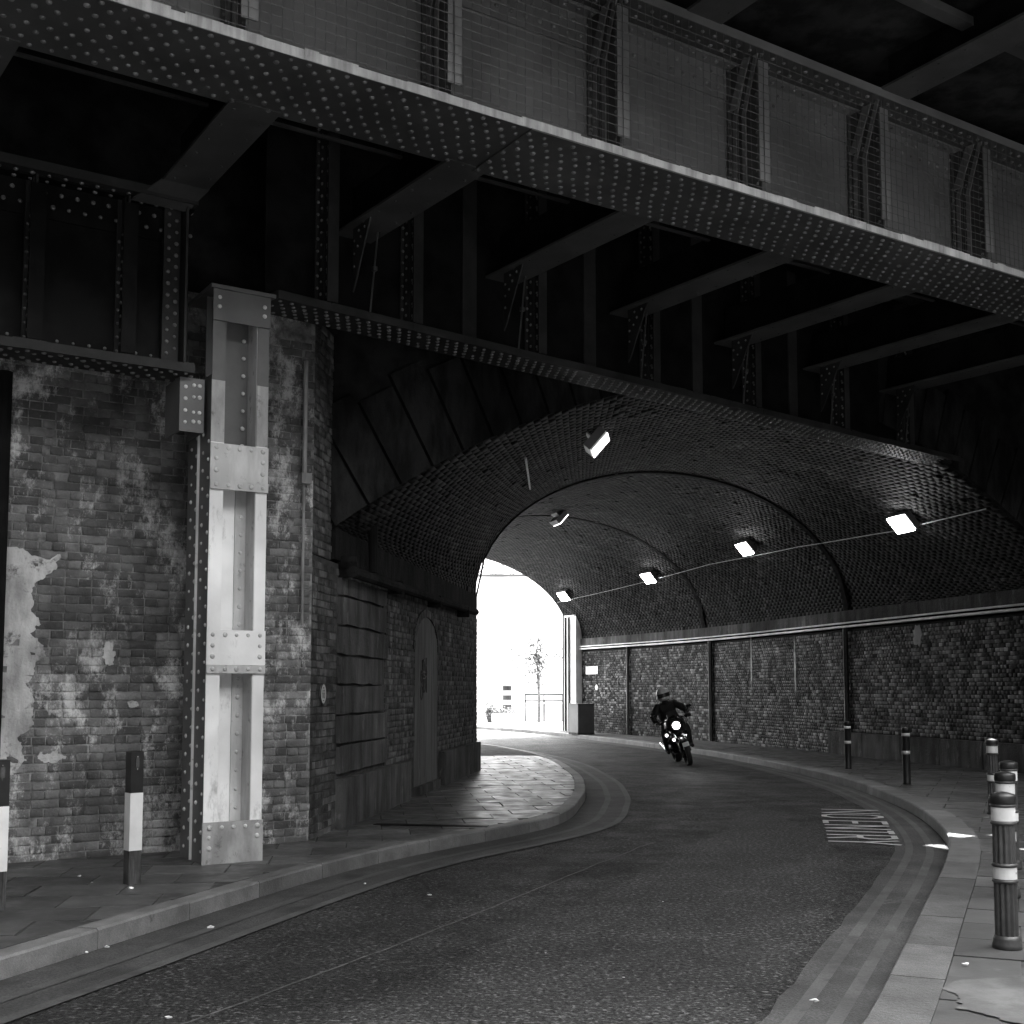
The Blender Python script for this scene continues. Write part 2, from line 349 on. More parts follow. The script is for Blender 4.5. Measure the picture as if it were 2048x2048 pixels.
def vsec(s):
    """springing points, crown height and shape exponent of the vault at station s in 0..1"""
    rp = along(RW, S0R + (RL - S0R) * s)
    k = [0, .30, .64, 1.]; i = 0 if s < k[1] else 1 if s < k[2] else 2; t = (s - k[i]) / (k[i + 1] - k[i])
    lp = tuple(LV[i][j] * (1 - t) + LV[i + 1][j] * t for j in (0, 1))
    cz = [5.5, 5.85, 6.0, 6.0]; cz = cz[i] * (1 - t) + cz[i + 1] * t
    q = max(.5, 1 - .5 * min(1, s / .30)); return lp, rp, cz, q
def V3(s, t, lift=0.):
    """t in -1 (left springing) .. 1 (right)"""
    lp, rp, cz, q = vsec(s); z = 3.2 + (cz - 3.2 + lift) * max(0., 1 - t * t) ** q; m = (t + 1) / 2
    return Vector((lp[0] + (rp[0] - lp[0]) * m, lp[1] + (rp[1] - lp[1]) * m, z))
# ---BUILD---
# ------------------------------------------------------------------ ground, road, pavements
def poly(pts, z): return [(p[0], p[1], z) for p in pts]
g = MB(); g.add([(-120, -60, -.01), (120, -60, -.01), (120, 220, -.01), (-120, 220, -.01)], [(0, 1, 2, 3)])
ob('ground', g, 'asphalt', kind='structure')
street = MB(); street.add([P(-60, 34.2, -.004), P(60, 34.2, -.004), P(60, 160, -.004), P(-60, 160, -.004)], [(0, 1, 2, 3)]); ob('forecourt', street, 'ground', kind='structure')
def strip(a, b, z, name, mat, parent=None, **kw):
    mb = MB(); n = len(a); mb.add([(p[0], p[1], z) for p in a] + [(p[0], p[1], z) for p in b], [(i, i + 1, n + i + 1, n + i) for i in range(n - 1)])
    return ob(name, mb, mat, parent, **kw)
def resample(pl, n):
    L = arclen(pl)[-1]; return [along(pl, L * i / n) for i in range(n + 1)]
KLr, KRr = resample(KL, 90), resample(KR, 90)
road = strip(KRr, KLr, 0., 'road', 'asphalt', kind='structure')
def sub(pl, s0, s1, n=40): return [along(pl, s0 + (s1 - s0) * i / n) for i in range(n + 1)]
KLL, KRL = arclen(KL)[-1], arclen(KR)[-1]
strip(offset(sub(KL, 2, KLL - 3, 70), -.02), offset(sub(KL, 2, KLL - 3, 70), -.62), .004, 'gutter', 'gutter', road, kind='structure')
strip([(p[0] + random.uniform(-.015, .015), p[1]) for p in offset(sub(KR, 6, KRL - 6, 150), .5)], offset(sub(KR, 6, KRL - 6, 150), .02), .004, 'gutter', 'gutter', road, kind='structure')
for sgn, pl, LL, s0 in ((-1, KL, KLL, 6), (1, KR, KRL, 9)):
    for o1, o2 in (((.28, .36), (.56, .64)) if sgn < 0 else ((.14, .21), (.33, .40))):
        q = sub(pl, s0, LL - 9, 80); strip(offset(q, sgn * o2), offset(q, sgn * o1), .0085, 'edge_line', 'yline', road, kind='structure')
def wob(pl, w, j=.012): 
    c = [(p[0] + random.uniform(-j, j), p[1] + random.uniform(-j, j)) for p in catmull(pl, 10)]; return offset(c, w), offset(c, -w)
a, b = wob([(-1.95, 4.9), (-1.5, 5.75), (-.55, 7.75), (.5, 10.2), (1.42, 12.3)], .009); strip(b, a, .004, 'road_seam', 'seam', road, kind='structure')
a = [(p[0] + random.uniform(-.05, .05), p[1] + random.uniform(-.05, .05)) for p in catmull([(-1.3, 4.9), (-.45, 6.7), (.3, 8.4), (.9, 9.8), (1.6, 11.6), (2.4, 13.6), (3.1, 16.5)], 16)]
b = [(p[0] + random.uniform(-.05, .05), p[1] + random.uniform(-.05, .05)) for p in catmull([(.85, 4.9), (1.5, 6.7), (2.2, 8.4), (2.7, 9.8), (3.1, 11.6), (3.3, 13.6), (3.2, 16.5)], 16)]; strip(b, a, .0035, 'resurfaced_patch', 'asphalt2', road, kind='structure')
# road lettering: read from the far end towards the camera, letter tops towards the right kerb
def stroke(mb, p, q, w, fx):
    p, q = Vector(p), Vector(q); d = (q - p).normalized(); n = Vector((-d.y, d.x)) * w / 2; e = d * w * .3
    mb.add([fx(p - e + n), fx(p - e - n), fx(q + e - n), fx(q + e + n)], [(0, 1, 2, 3)])
GL = {'N': [[(0, 0), (0, 1)], [(0, 1), (1, 0)], [(1, 0), (1, 1)]], 'O': [[(.0, .15), (0, .85)], [(0, .85), (.3, 1)], [(.3, 1), (.7, 1)], [(.7, 1), (1, .85)], [(1, .85), (1, .15)], [(1, .15), (.7, 0)], [(.7, 0), (.3, 0)], [(.3, 0), (0, .15)]],
      'E': [[(0, 0), (0, 1)], [(0, 1), (1, 1)], [(0, .5), (.9, .5)], [(0, 0), (1, 0)]], 'T': [[(.5, 0), (.5, 1)], [(0, 1), (1, 1)]],
      'R': [[(0, 0), (0, 1)], [(0, 1), (.75, 1)], [(.75, 1), (1, .85)], [(1, .85), (1, .62)], [(1, .62), (.75, .48)], [(.75, .48), (0, .48)], [(.5, .48), (1, 0)]],
      'Y': [[(0, 1), (.5, .5)], [(1, 1), (.5, .5)], [(.5, .5), (.5, 0)]],
      '6': [[(.9, .9), (.6, 1)], [(.6, 1), (.3, .95)], [(.3, .95), (.05, .6)], [(.05, .6), (.05, .2)], [(.05, .2), (.3, 0)], [(.3, 0), (.7, 0)], [(.7, 0), (.95, .2)], [(.95, .2), (.95, .4)], [(.95, .4), (.7, .58)], [(.7, .58), (.3, .58)], [(.3, .58), (.05, .4)]]}
rd = Vector((3.18 - 4.0, 12.13 - 15.62)); RLen = rd.length; rd.normalize(); up = Vector((-rd.y, rd.x))
for ch, y0, y1 in (('N', 15.6, 15.1), ('O', 14.98, 14.56), ('E', 14.28, 13.95), ('N', 13.84, 13.44), ('T', 13.36, 13.04), ('R', 12.92, 12.56), ('Y', 12.5, 12.13)):
    mb = MB(); k = 0
    o0 = Vector((4.0, 15.62)) + rd * ((15.62 - y0) / -rd.y); w = (y0 - y1) / -rd.y - .07
    for p, q in GL[ch]:
        k += 1; stroke(mb, (p[0] * w, p[1] * .66), (q[0] * w, q[1] * .66), .065, lambda c: (o0.x + rd.x * c.x + up.x * c.y, o0.y + rd.y * c.x + up.y * c.y, .0095 + k * .0002))
    ob('painted_letter', mb, 'paint', road)

def clip(poly, rect):
    """subject polygon clipped by a convex window"""
    out = poly
    for i in range(len(rect)):
        a, b = rect[i], rect[(i + 1) % len(rect)]; inp = out; out = []
        if not inp: break
        f = lambda p: (b[0] - a[0]) * (p[1] - a[1]) - (b[1] - a[1]) * (p[0] - a[0])
        for j in range(len(inp)):
            p, q = inp[j], inp[(j + 1) % len(inp)]; fp, fq = f(p), f(q)
            if fp >= 0: out.append(p)
            if (fp >= 0) != (fq >= 0):
                t = fp / (fp - fq); out.append((p[0] + (q[0] - p[0]) * t, p[1] + (q[1] - p[1]) * t))
    return out
def area(p): return abs(sum(p[i][0] * p[(i + 1) % len(p)][1] - p[(i + 1) % len(p)][0] * p[i][1] for i in range(len(p)))) / 2
def inpoly(p, pl):
    c = False
    for i in range(len(pl)):
        a, b = pl[i], pl[i - 1]
        if (a[1] > p[1]) != (b[1] > p[1]) and p[0] < (b[0] - a[0]) * (p[1] - a[1]) / (b[1] - a[1]) + a[0]: c = not c
    return c
def pavement(name, kerb, back, zone):
    """raised bed, kerb stones, and slabs laid one by one inside the zone"""
    bed = MB(); n = len(kerb); bed.add([(p[0], p[1], .112) for p in kerb] + [(p[0], p[1], .112) for p in back], [(i, i + 1, n + i + 1, n + i) if zone['side'] > 0 else (n + i, n + i + 1, i + 1, i) for i in range(n - 1)])
    return ob(name, bed, 'joint', kind='structure')
def lay(parent, region, org, d, w, h, mats, near, keep):
    d = Vector(d).normalized(); n = Vector((-d.y, d.x)); o = Vector(org); c = []
    for j in range(-80, 80):
        for i in range(-60, 60):
            p = o + n * (j * h) + d * (i * w + (w / 2 if j % 2 else 0) + .06 * math.sin(j * 3.1)); m = p + d * w / 2 + n * h / 2
            if not near(m): continue
            g = .006 + random.random() * .003
            rect = [p + d * g + n * g, p + d * (w - g) + n * g, p + d * (w - g) + n * (h - g), p + d * g + n * (h - g)]
            r = [(q.x, q.y) for q in rect]; pl = clip(region, r)
            if len(pl) >= 3 and area(pl) > .02: c.append((m, pl))
    c.sort(key=lambda t: t[0].length)
    full = {}
    for k, (m, pl) in enumerate(c[:300]):
        dz = random.uniform(-.0035, .0035); mb = MB(); mb.prism([(q[0], q[1], .10) for q in pl], (0, 0, .02 + dz)); 
        ob('paving_slab', mb, mats(m), parent)
    if c[300:]:
        mb = MB()
        for m, pl in c[300:]: mb.prism([(q[0], q[1], .10) for q in pl], (0, 0, .02 + random.uniform(-.003, .003)))
        ob('paving', mb, mats(c[-1][0]), parent, kind='stuff')
def kerbs(parent, pl, side, s0, s1, mat, w=.15, n0=300):
    s = s0
    while s < s1:
        L = random.uniform(.82, 1.0); q = sub(pl, s + .004, min(s + L, s1) - .004, 4); i = offset(q, side * w)
        pts = [(p[0], p[1], -.05) for p in q] + [(p[0], p[1], -.05) for p in reversed(i)]; dz = random.uniform(-.003, .004)
        mb = MB(); k = len(q); tz = .122 + dz
        o1 = offset(q, side * .012)
        vs = [(p[0], p[1], -.05) for p in q] + [(p[0], p[1], tz - .014) for p in q] + [(p[0], p[1], tz) for p in o1] + [(p[0], p[1], tz) for p in i] + [(p[0], p[1], -.05) for p in i]
        fs = [(a * k + b, a * k + b + 1, (a + 1) * k + b + 1, (a + 1) * k + b) for a in range(4) for b in range(k - 1)]
        fs += [tuple(a * k for a in range(5)), tuple(a * k + k - 1 for a in range(4, -1, -1))]
        if side > 0: fs = [f[::-1] for f in fs]
        mb.add(vs, fs); ob('kerb_stone', mb, mat(s), parent); s += L
# left pavement: from the kerb back to the walls
KLq = sub(KL, 0, KLL - 1, 60)
backL = [(-40, p[1] + 2) if p[1] < 8 else None for p in KLq]
leftpoly = [tuple(p) for p in offset(KLq, .155)] + [(-14, 44), (-6.4, 36.3), (-3.0, 28.2), (-.75, 21.4), (-2.05, 11.6), (-9, 6.9), (-16, 2.5), (-16, -3)]
mb = MB(); mb.add([(p[0], p[1], .112) for p in leftpoly], [tuple(range(len(leftpoly)))]); 
pavL = ob('pavement', mb, 'joint', kind='structure')
lay(pavL, leftpoly, (-2.5, 9.0), (1, .12), .62, .46, lambda m: 'slab', lambda m: 5.2 < m.y < 26 and m.x > -5.2, None)
kerbs(pavL, KL, 1, 4.5, KLL - 4, lambda s: 'kerb')
KRq = sub(KR, 0, KRL - 1, 60)
rightpoly = [tuple(p) for p in offset(KRq, -.275)][::-1] + [(3, -8), (14, -8), (14, 14), (10.2, 16.9), (9.2, 19.3), (8.5, 21.6), (7.5, 26), (6.25, 31.2), (5.05, 35), (3.45, 38.8), (2.1, 41.8), (6, 52)]
mb = MB(); mb.add([(p[0], p[1], .112) for p in rightpoly], [tuple(range(len(rightpoly)))]); pavR = ob('pavement', mb, 'joint', kind='structure')
lay(pavR, rightpoly, (2.5, 6.0), (.92, -.38), .75, .5, lambda m: 'slab_pale' if m.y < 8.5 else 'slab', lambda m: 4.2 < m.y < 30 and m.x < 9.2 and m.x < m.y * .47 + .8, None)
kerbs(pavR, KR, -1, 9.5, KRL - 5, lambda s: 'kerb_light' if s < 17.5 else 'kerb', w=.27)

random.seed(12)
def ragged0(p, n, a):
    for _ in range(n):
        q = []
        for i in range(len(p)):
            A_, B_ = p[i], p[(i + 1) % len(p)]; l = math.dist(A_, B_); k = random.gauss(0, a) * l; q += [A_, ((A_[0] + B_[0]) / 2 - (B_[1] - A_[1]) / max(l, 1e-6) * k, (A_[1] + B_[1]) / 2 + (B_[0] - A_[0]) / max(l, 1e-6) * k)]
        p = q
    return p
bp = ragged0([(1.98, 5.5), (2.05, 5.85), (2.2, 6.02), (2.5, 6.08), (2.8, 6.1), (3.3, 6.0), (3.6, 5.7), (3.3, 5.3), (2.2, 5.2)], 5, .1)
mb = MB(); mb.add([(x, y, .1275) for x, y in bp], [tuple(range(len(bp)))]); ob('pale_blotch', mb, 'pale_blot', pavR, kind='structure')  # pale ragged patch laid over the near slabs
# ------------------------------------------------------------------ masonry
def uvxy(u, v): p = P(u, v); return (p.x, p.y)
pier = thing('brick_pier', P(3.2, 10.68), 'weathered brick pier with whitewashed patches behind the pale riveted steel column', 'brick pier')
brick_wall(pier, [uvxy(1.0, 10.68), uvxy(4.62, 10.68)], .10, 5.2, 'brick_pier', 'mortar_pier', 300, seen=lambda s, z: z < 4.9)
ob('upper_wall', MB().ub(1.0, 4.62, 10.7, 11.0, 5.21, 7.5), 'soot_shade', pier)  # wall made black to put the gloom under the deck into it
# plaster skin on the pier
mb = MB(); random.seed(3)
def blob(cx, cz, rx, rz, n=26, j=.25):
    return [(cx + rx * math.cos(t) * (1 + random.uniform(-j, j)), cz + rz * math.sin(t) * (1 + random.uniform(-j, j))) for t in [2 * math.pi * i / n for i in range(n)]]
def ragged(p, n=4, a=.09):
    for _ in range(n):
        q = []
        for i in range(len(p)):
            A_, B_ = p[i], p[(i + 1) % len(p)]; l = math.dist(A_, B_); k = random.gauss(0, a) * l; q += [A_, ((A_[0] + B_[0]) / 2 - (B_[1] - A_[1]) / max(l, 1e-6) * k, (A_[1] + B_[1]) / 2 + (B_[0] - A_[0]) / max(l, 1e-6) * k)]
        p = q
    return p
pl = [(1.0, 1.0), (1.0, 2.66), (1.95, 2.74), (2.3, 2.7), (2.2, 2.52), (2.08, 2.4), (2.14, 2.15), (2.12, 2.05), (2.2, 1.8), (2.05, 1.6), (2.12, 1.35), (2.0, 1.15), (2.08, .95), (1.9, .8), (1.85, .62), (1.7, .5), (1.5, .55), (1.3, .8)]
pl2 = ragged(pl, 4, .16)
mb.prism([P(u, 10.69, z) for u, z in pl2], B2 * -.023); ob('plaster_skin', mb, 'plaster', pier)
for cx, cz, rx, rz in ((2.72, 1.86, .06, .10), (2.26, .98, .12, .05), (2.95, 1.42, .05, .03)):
    q_ = ragged([(cx + rx * math.cos(t) * random.uniform(.7, 1.2), cz + rz * math.sin(t) * random.uniform(.7, 1.2)) for t in fr(0, 5.6, 9)], 3, .2); mb = MB(); mb.prism([P(u, 10.69, z) for u, z in q_], B2 * -.0225); ob('plaster_patch', mb, 'plaster', pier)
ob('drainpipe', MB().tube([P(1.80, 10.6, .12), P(1.80, 10.6, 4.2)], .06, 12), 'pipe_black', label='dark drainpipe running up the whitewashed brick wall at the far left', category='drainpipe', loc=P(1.80, 10.6, .12)).location = P(1.80, 10.6, .12)
bpy.data.objects['drainpipe'].data.transform(Matrix.Translation((0, 0, 0)))
# wall continuing left behind the drainpipe
lw = thing('brick_wall', P(-2, 10.9), 'dark brick wall left of the drainpipe at the picture edge', 'brick wall')
mb = MB(); mb.ub(-14, .99, 10.72, 11.2, .1, 5.2); ob('wall_face', mb, 'brick_pier', lw); ob('upper_wall', MB().ub(-14, .99, 10.72, 11.2, 5.201, 7.4), 'soot_shade', lw)  # black upper part likewise paints in the gloom under the deck

# tunnel side wall, left
tw = thing('tunnel_wall', (-1.3, 16, 0), 'sooty brick side wall of the underpass with stone blocks and an arched recess', 'tunnel wall')
d0 = Vector((LWM[0] - LWK[0], LWM[1] - LWK[1], 0)); TL = d0.length; d0.normalize(); n0 = Vector((d0.y, -d0.x, 0)); O0 = Vector((*LWK, 0))
def T(s, z, o=0.): return O0 + d0 * s + n0 * o + Z * z
Q0, Q1 = .95, 2.95          # quoin blocks
D0, D1 = 4.72, 6.3          # blind door
def dtop(s): t = (s - (D0 + D1) / 2) / ((D1 - D0) / 2); return 2.08 + .47 * math.sqrt(max(0, 1 - t * t))
hole = lambda s, z: (Q0 - .06 < s < Q1 + .06 and .5 < z < 2.75) or (D0 - .03 < s < D1 + .03 and z < dtop(s) + .04) or (z < .62 and s > .9) 
brick_wall(tw, [LWK, LWM], .10, 2.85, 'brick_tunnel', 'mortar_tunnel', 300, hole=hole, thick=.3)
zq = .66
for k in range(7):
    h = .31 if k < 6 else .2; w = random.choice([0, -.12, .1])
    mb = MB(); c = T((Q0 + Q1 + w) / 2, zq + h / 2, .02)
    sa, sb = Q0 + random.uniform(-.02, .02), Q1 + w; hh = h / 2; nsg = 8; lo = [random.uniform(.006, .026) for _ in range(nsg + 1)]; hi = [random.uniform(.004, .018) for _ in range(nsg + 1)]
    pts = [T(sa + (sb - sa) * i / nsg, zq + lo[i], -.015) for i in range(nsg + 1)] + [T(sa + (sb - sa) * i / nsg, zq + h - hi[i], -.015) for i in range(nsg, -1, -1)]
    mb.prism(pts, n0 * (.05 + random.uniform(0, .012))); ob('quoin_block', mb, 'stone', tw); zq += h
s = .95
while s < TL - .1:
    L = random.uniform(.8, 1.25); e = min(s + L, TL)
    if not (D0 - .3 < s + L / 2 < D1 + .2): mb = MB(); mb.box(T((s + e) / 2, .36, .03), d0 * ((e - s) / 2 - .008), n0 * .05, Z * .26); ob('plinth_stone', mb, 'stone', tw)
    s += L
mb = MB(); mb.box(T((D0 + D1) / 2, .17, .03), d0 * .75, n0 * .05, Z * .07); ob('door_sill', mb, 'stone', tw)
nb = 7
for i in range(nb):
    s0_, s1_ = D0 + (D1 - D0) * i / nb + .004, D0 + (D1 - D0) * (i + 1) / nb - .004
    mb = MB(); mb.prism([T(s0_, .24, .0), T(s1_, .24, .0), T(s1_, dtop(s1_ - .03) , 0), T((s0_ + s1_) / 2, dtop((s0_ + s1_) / 2), 0), T(s0_, dtop(s0_ + .03), 0)], n0 * (.012 + .002 * (i % 2))); ob('door_board', mb, 'door', tw)
# arch ring of the recess
for i in range(15):
    t0, t1 = math.pi * i / 15, math.pi * (i + 1) / 15; cs = (D0 + D1) / 2; hw = (D1 - D0) / 2
    f = lambda t, g: T(cs - math.cos(t) * (hw + g), 2.08 + math.sin(t) * (.47 + g), -.02)
    mb = MB(); mb.prism([f(t0 + .01, .01), f(t1 - .01, .01), f(t1 - .01, .12), f(t0 + .01, .12)], n0 * .045); ob('arch_brick', mb, 'brick_tunnel', tw)
# scribble sprayed on the door boards
random.seed(5); mb = MB(); cs = D0 + .42
for cx, cz, rx, rz in ((0, 1.72, .05, .09), (.13, 1.86, .06, .1), (.2, 1.62, .06, .12), (.02, 1.5, .07, .1), (.3, 1.8, .05, .08), (.14, 1.74, .12, .05)):
    mb.tube([T(cs + cx + rx * math.cos(t), cz + rz * math.sin(t), .016) for t in fr(0, 6.28, 14)], .011, 4)
mb.tube([T(cs + .05, 1.95, .016), T(cs + .12, 1.5, .016), T(cs + .3, 1.98, .016), T(cs + .33, 1.5, .016)], .013, 4)
ob('sprayed_scribble', mb, 'black', tw)
# cornice above the side wall, bracket and down pipe
mb = MB(); mb.box(T(TL / 2 + .3, 3.04, -.12), d0 * (TL / 2 - .45), n0 * .15, Z * .16); ob('cornice', mb, 'stone_dark', tw)
gut = MB(); gut.tube([T(.95, 2.76, .16), T(TL - .9, 2.86, .13)], .06, 10); gut.box(T(1.0, 2.86, .09), d0 * .03, n0 * .1, Z * .07)
gt = thing('wall_pipe', T(1, 2.8, .1), 'thick pipe bracketed along the top of the left tunnel wall', 'pipe')
ob('pipe_run', gut, 'stone_dark', gt, smooth=False)
for s in (1.0, 3.2, 5.6, 8.0): mb = MB(); mb.box(T(s, 2.79, .1), d0 * .03, n0 * .10, Z * .08); ob('bracket', mb, 'stone_dark', gt)
ob('downpipe', MB().tube([T(1.9, 2.85, .14), T(1.9, 5.1, .1)], .05, 10), 'pipe_black', label='black vertical downpipe in front of the arch stones on the left', category='downpipe')
# pale conduit at the pier corner
mb = MB(); c = P(4.5, 10.6, 0)
cp = [P(4.5, 10.62, 2.15), P(4.5, 10.62, 4.25)]
ob('corner_conduit', MB().tube(cp, .014, 8).tube([P(4.5, 10.61, 3.55), P(4.5, 10.61, 4.7)], .022, 8).box(P(4.5, 10.6, 3.55), A2 * .05, B2 * .05, Z * .05), 'pipe', label='thin pale conduit fixed up the outer corner of the brick pier', category='conduit')
brick_wall(tw, [LWK, (-1.85, 12.17)], 2.86, 5.2, 'brick_tunnel', 'mortar_tunnel', 0)
# round sign 66
sg = thing('round_sign', T(.42, 1.5, .02), 'small round white sign reading 66 fixed beside the stone blocks', 'sign')
def disc(c, r, n, d, dx, k=32): return MB().prism([Vector(c) + dx * math.cos(t) * r + Z * math.sin(t) * r for t in [2 * math.pi * i / k for i in range(k)]], n * d)
ob('plate', disc(T(.42, 1.5, .012), .098, n0, .008, d0), 'band', sg); ob('rim', MB().tube([T(.42, 1.5, .02) + d0 * math.cos(t) * .1 + Z * math.sin(t) * .1 for t in fr(0, 2 * math.pi, 33)], .006, 5), 'black', sg)
for x in (-.036, .008):
    mb = MB()
    for p, q in GL['6']: stroke(mb, (p[0] * .03, p[1] * .075), (q[0] * .03, q[1] * .075), .011, lambda c: T(.42 + x + c.x, 1.462 + c.y, .0215))
    ob('digit', mb, 'black', sg)
for zz in (1.56, 1.435):
    mb = MB(); mb.box(T(.42, zz, .021), d0 * .022, n0 * .001, Z * .005); ob('small_print', mb, 'black', sg)
# face wall above the arch, voussoirs
face = thing('arch_face_wall', P(10, 11.17), 'dark masonry wall around the mouth of the brick arch', 'wall')
def zin(s): return V3(0, s)
N = 48; prof = [V3(0, -1 + 2 * i / N) for i in range(N + 1)]
mb = MB()
for i in range(N):
    a, b = prof[i], prof[i + 1]; mb.add([a, b, Vector((b.x, b.y, 7.5)), Vector((a.x, a.y, 7.5))], [(0, 1, 2, 3)])
mb.ub(4.62, 5.1, 11.2, 11.4, 5.2, 7.5); ob('spandrel', mb, 'soot_shade', face)
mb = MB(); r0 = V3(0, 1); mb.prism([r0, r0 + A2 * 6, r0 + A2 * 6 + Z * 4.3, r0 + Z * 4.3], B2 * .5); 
mb.prism([Vector((r0.x, r0.y, 0.1)) + A2 * .3, Vector((r0.x, r0.y, .1)) + A2 * 6, Vector((r0.x, r0.y, 3.2)) + A2 * 6, Vector((r0.x, r0.y, 3.2)) + A2 * .3], B2 * .5); ob('right_pier', mb, 'soot_shade', face)
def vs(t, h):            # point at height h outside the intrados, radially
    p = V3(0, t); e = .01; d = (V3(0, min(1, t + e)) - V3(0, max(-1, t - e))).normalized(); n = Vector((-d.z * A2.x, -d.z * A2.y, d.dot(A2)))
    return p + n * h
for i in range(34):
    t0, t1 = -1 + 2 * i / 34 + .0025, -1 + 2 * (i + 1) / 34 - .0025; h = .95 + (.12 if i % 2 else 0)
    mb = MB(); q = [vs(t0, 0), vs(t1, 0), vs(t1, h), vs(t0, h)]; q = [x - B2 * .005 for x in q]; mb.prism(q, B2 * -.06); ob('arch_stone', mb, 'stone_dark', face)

# vault -------------------------------------------------------------
vt = thing('brick_vault', (3, 25, 3.2), 'sooty barrel vault of brick over the road, lit by lamps on its right side', 'vault')
NS, NT = 118, 60; tl_ = [math.sin(math.pi / 2 * (-1 + 2 * j / NT)) for j in range(NT + 1)]; Vv = np.array([[tuple(V3(i / NS, tl_[j], .02)) for j in range(NT + 1)] for i in range(NS + 1)]).reshape(-1, 3)
Fv = [(i * (NT + 1) + j, i * (NT + 1) + j + 1, (i + 1) * (NT + 1) + j + 1, (i + 1) * (NT + 1) + j) for i in range(NS) for j in range(NT)]
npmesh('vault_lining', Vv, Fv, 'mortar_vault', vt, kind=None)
# vault bricks laid in courses along the tunnel
rows = []; VB = []; FB = []; nb_ = 0
def arc_ts(s, step):
    tt = np.linspace(-1, 1, 500); pp = np.array([tuple(V3(s, t)) for t in tt]); d = np.concatenate([[0], np.cumsum(np.linalg.norm(np.diff(pp, axis=0), axis=1))])
    n = int(d[-1] / step); return np.interp(np.arange(n + 1) * d[-1] / n, d, tt)
tc = arc_ts(.3, .078); ns = 118
gridp = np.array([[tuple(V3(i / ns, t)) for t in tc] for i in range(ns + 1)])      # (ns+1, nt, 3)
dT = np.gradient(gridp, axis=1); dS = np.gradient(gridp, axis=0); nn = np.cross(dS, dT); nn /= np.linalg.norm(nn, axis=2, keepdims=True) + 1e-9
if nn[ns // 2, len(tc) // 2, 2] > 0: nn = -nn
for j in range(len(tc) - 1):
    off = (.5 if j % 2 else 0.) + random.uniform(-.12, .12) + .12
    for i in range(ns):
        if -.75 > tc[j] and i / ns > .34: continue
        f0, f1 = i + off + .02, i + off + .98
        if f1 > ns: continue
        i0, i1 = int(f0), min(int(f1), ns - 1)
        a = gridp[i0] * (1 - (f0 - i0)) + gridp[i0 + 1] * (f0 - i0); b = gridp[i1] * (1 - (f1 - i1)) + gridp[i1 + 1] * (f1 - i1)
        p = np.array([a[j] * .97 + a[j + 1] * .03, a[j] * .03 + a[j + 1] * .97, b[j] * .03 + b[j + 1] * .97, b[j] * .97 + b[j + 1] * .03]); n = nn[i, j]
        pr = abs(random.gauss(0, .0018)) + (.014 if random.random() < .018 else 0); tl = (random.random() - .5) * .004
        q = p + n * (.003 + pr) + n * np.array([[-tl], [tl], [tl], [-tl]]); VB.append(np.concatenate([p - n * .01, q]))
        k = nb_; FB += [(k + 4, k + 5, k + 6, k + 7), (k, k + 1, k + 5, k + 4), (k + 1, k + 2, k + 6, k + 5), (k + 2, k + 3, k + 7, k + 6), (k + 3, k, k + 4, k + 7)]; nb_ += 8
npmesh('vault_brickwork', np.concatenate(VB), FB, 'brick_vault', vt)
for s in (.30, .63):      # dark joint rings between the vault lengths
    mb = MB()
    for j in range(60):
        t0, t1 = -1 + 2 * j / 60, -1 + 2 * (j + 1) / 60; a, b, c, d = V3(s - .004, t0), V3(s + .004, t0), V3(s + .004, t1), V3(s - .004, t1)
        mb.prism([a, b, c, d], Vector((3.5 - a.x, 24 - a.y, 2 - a.z)).normalized() * .035)
    ob('joint_ring', mb, 'soot_shade', vt)

# right wall of the tunnel
rw = thing('tunnel_wall', (7, 27, 0), 'long curving wall of small shiny bricks on the right of the road', 'tunnel wall')
RWr = list(reversed(RW)); RWs = [along(RWr, RL * i / 46) for i in range(47)]
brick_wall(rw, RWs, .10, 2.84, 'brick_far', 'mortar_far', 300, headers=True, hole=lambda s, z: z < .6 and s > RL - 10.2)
def RP(s, o=0.):           # station measured from the near end, offset towards the road
    p = along(RW, s); q = along(RW, s + .05); d = Vector((q[0] - p[0], q[1] - p[1], 0)).normalized(); n = Vector((-d.y, d.x, 0)); return Vector((p[0], p[1], 0)) + n * o, d, n
s = .2
while s < 10:
    L = random.uniform(1.3, 1.7); p, d, n = RP(s + L / 2, .03); mb = MB(); mb.box(p + Z * .36, d * (L / 2 - .012), n * .05, Z * .255); ob('plinth_stone', mb, 'stone', rw); s += L
s = .2
while s < RL - .3:
    L = random.uniform(.9, 1.3); p, d, n = RP(min(s + L / 2, RL - .1), -.03); mb = MB(); mb.box(p + Z * 3.12, d * (L / 2 - .006), n * .09, Z * .13); ob('springer_stone', mb, 'stone', rw); s += L
cd = thing('conduit_run', RP(9, .1)[0] + Z * 2.9, 'pair of pale conduits running along the top of the right brick wall', 'conduit')
for z, r in ((2.90, .028), (2.98, .02)):
    ob('conduit_tube', MB().tube([RP(RL * i / 60, .08)[0] + Z * z for i in range(60)], r, 8), 'conduit', cd, smooth=True)
def rs(px):     # nearest station of the wall for a direction as seen in plan
    best = min(range(400), key=lambda i: abs(RP(RL * i / 400)[0].x / RP(RL * i / 400)[0].y - px)); return RL * best / 400
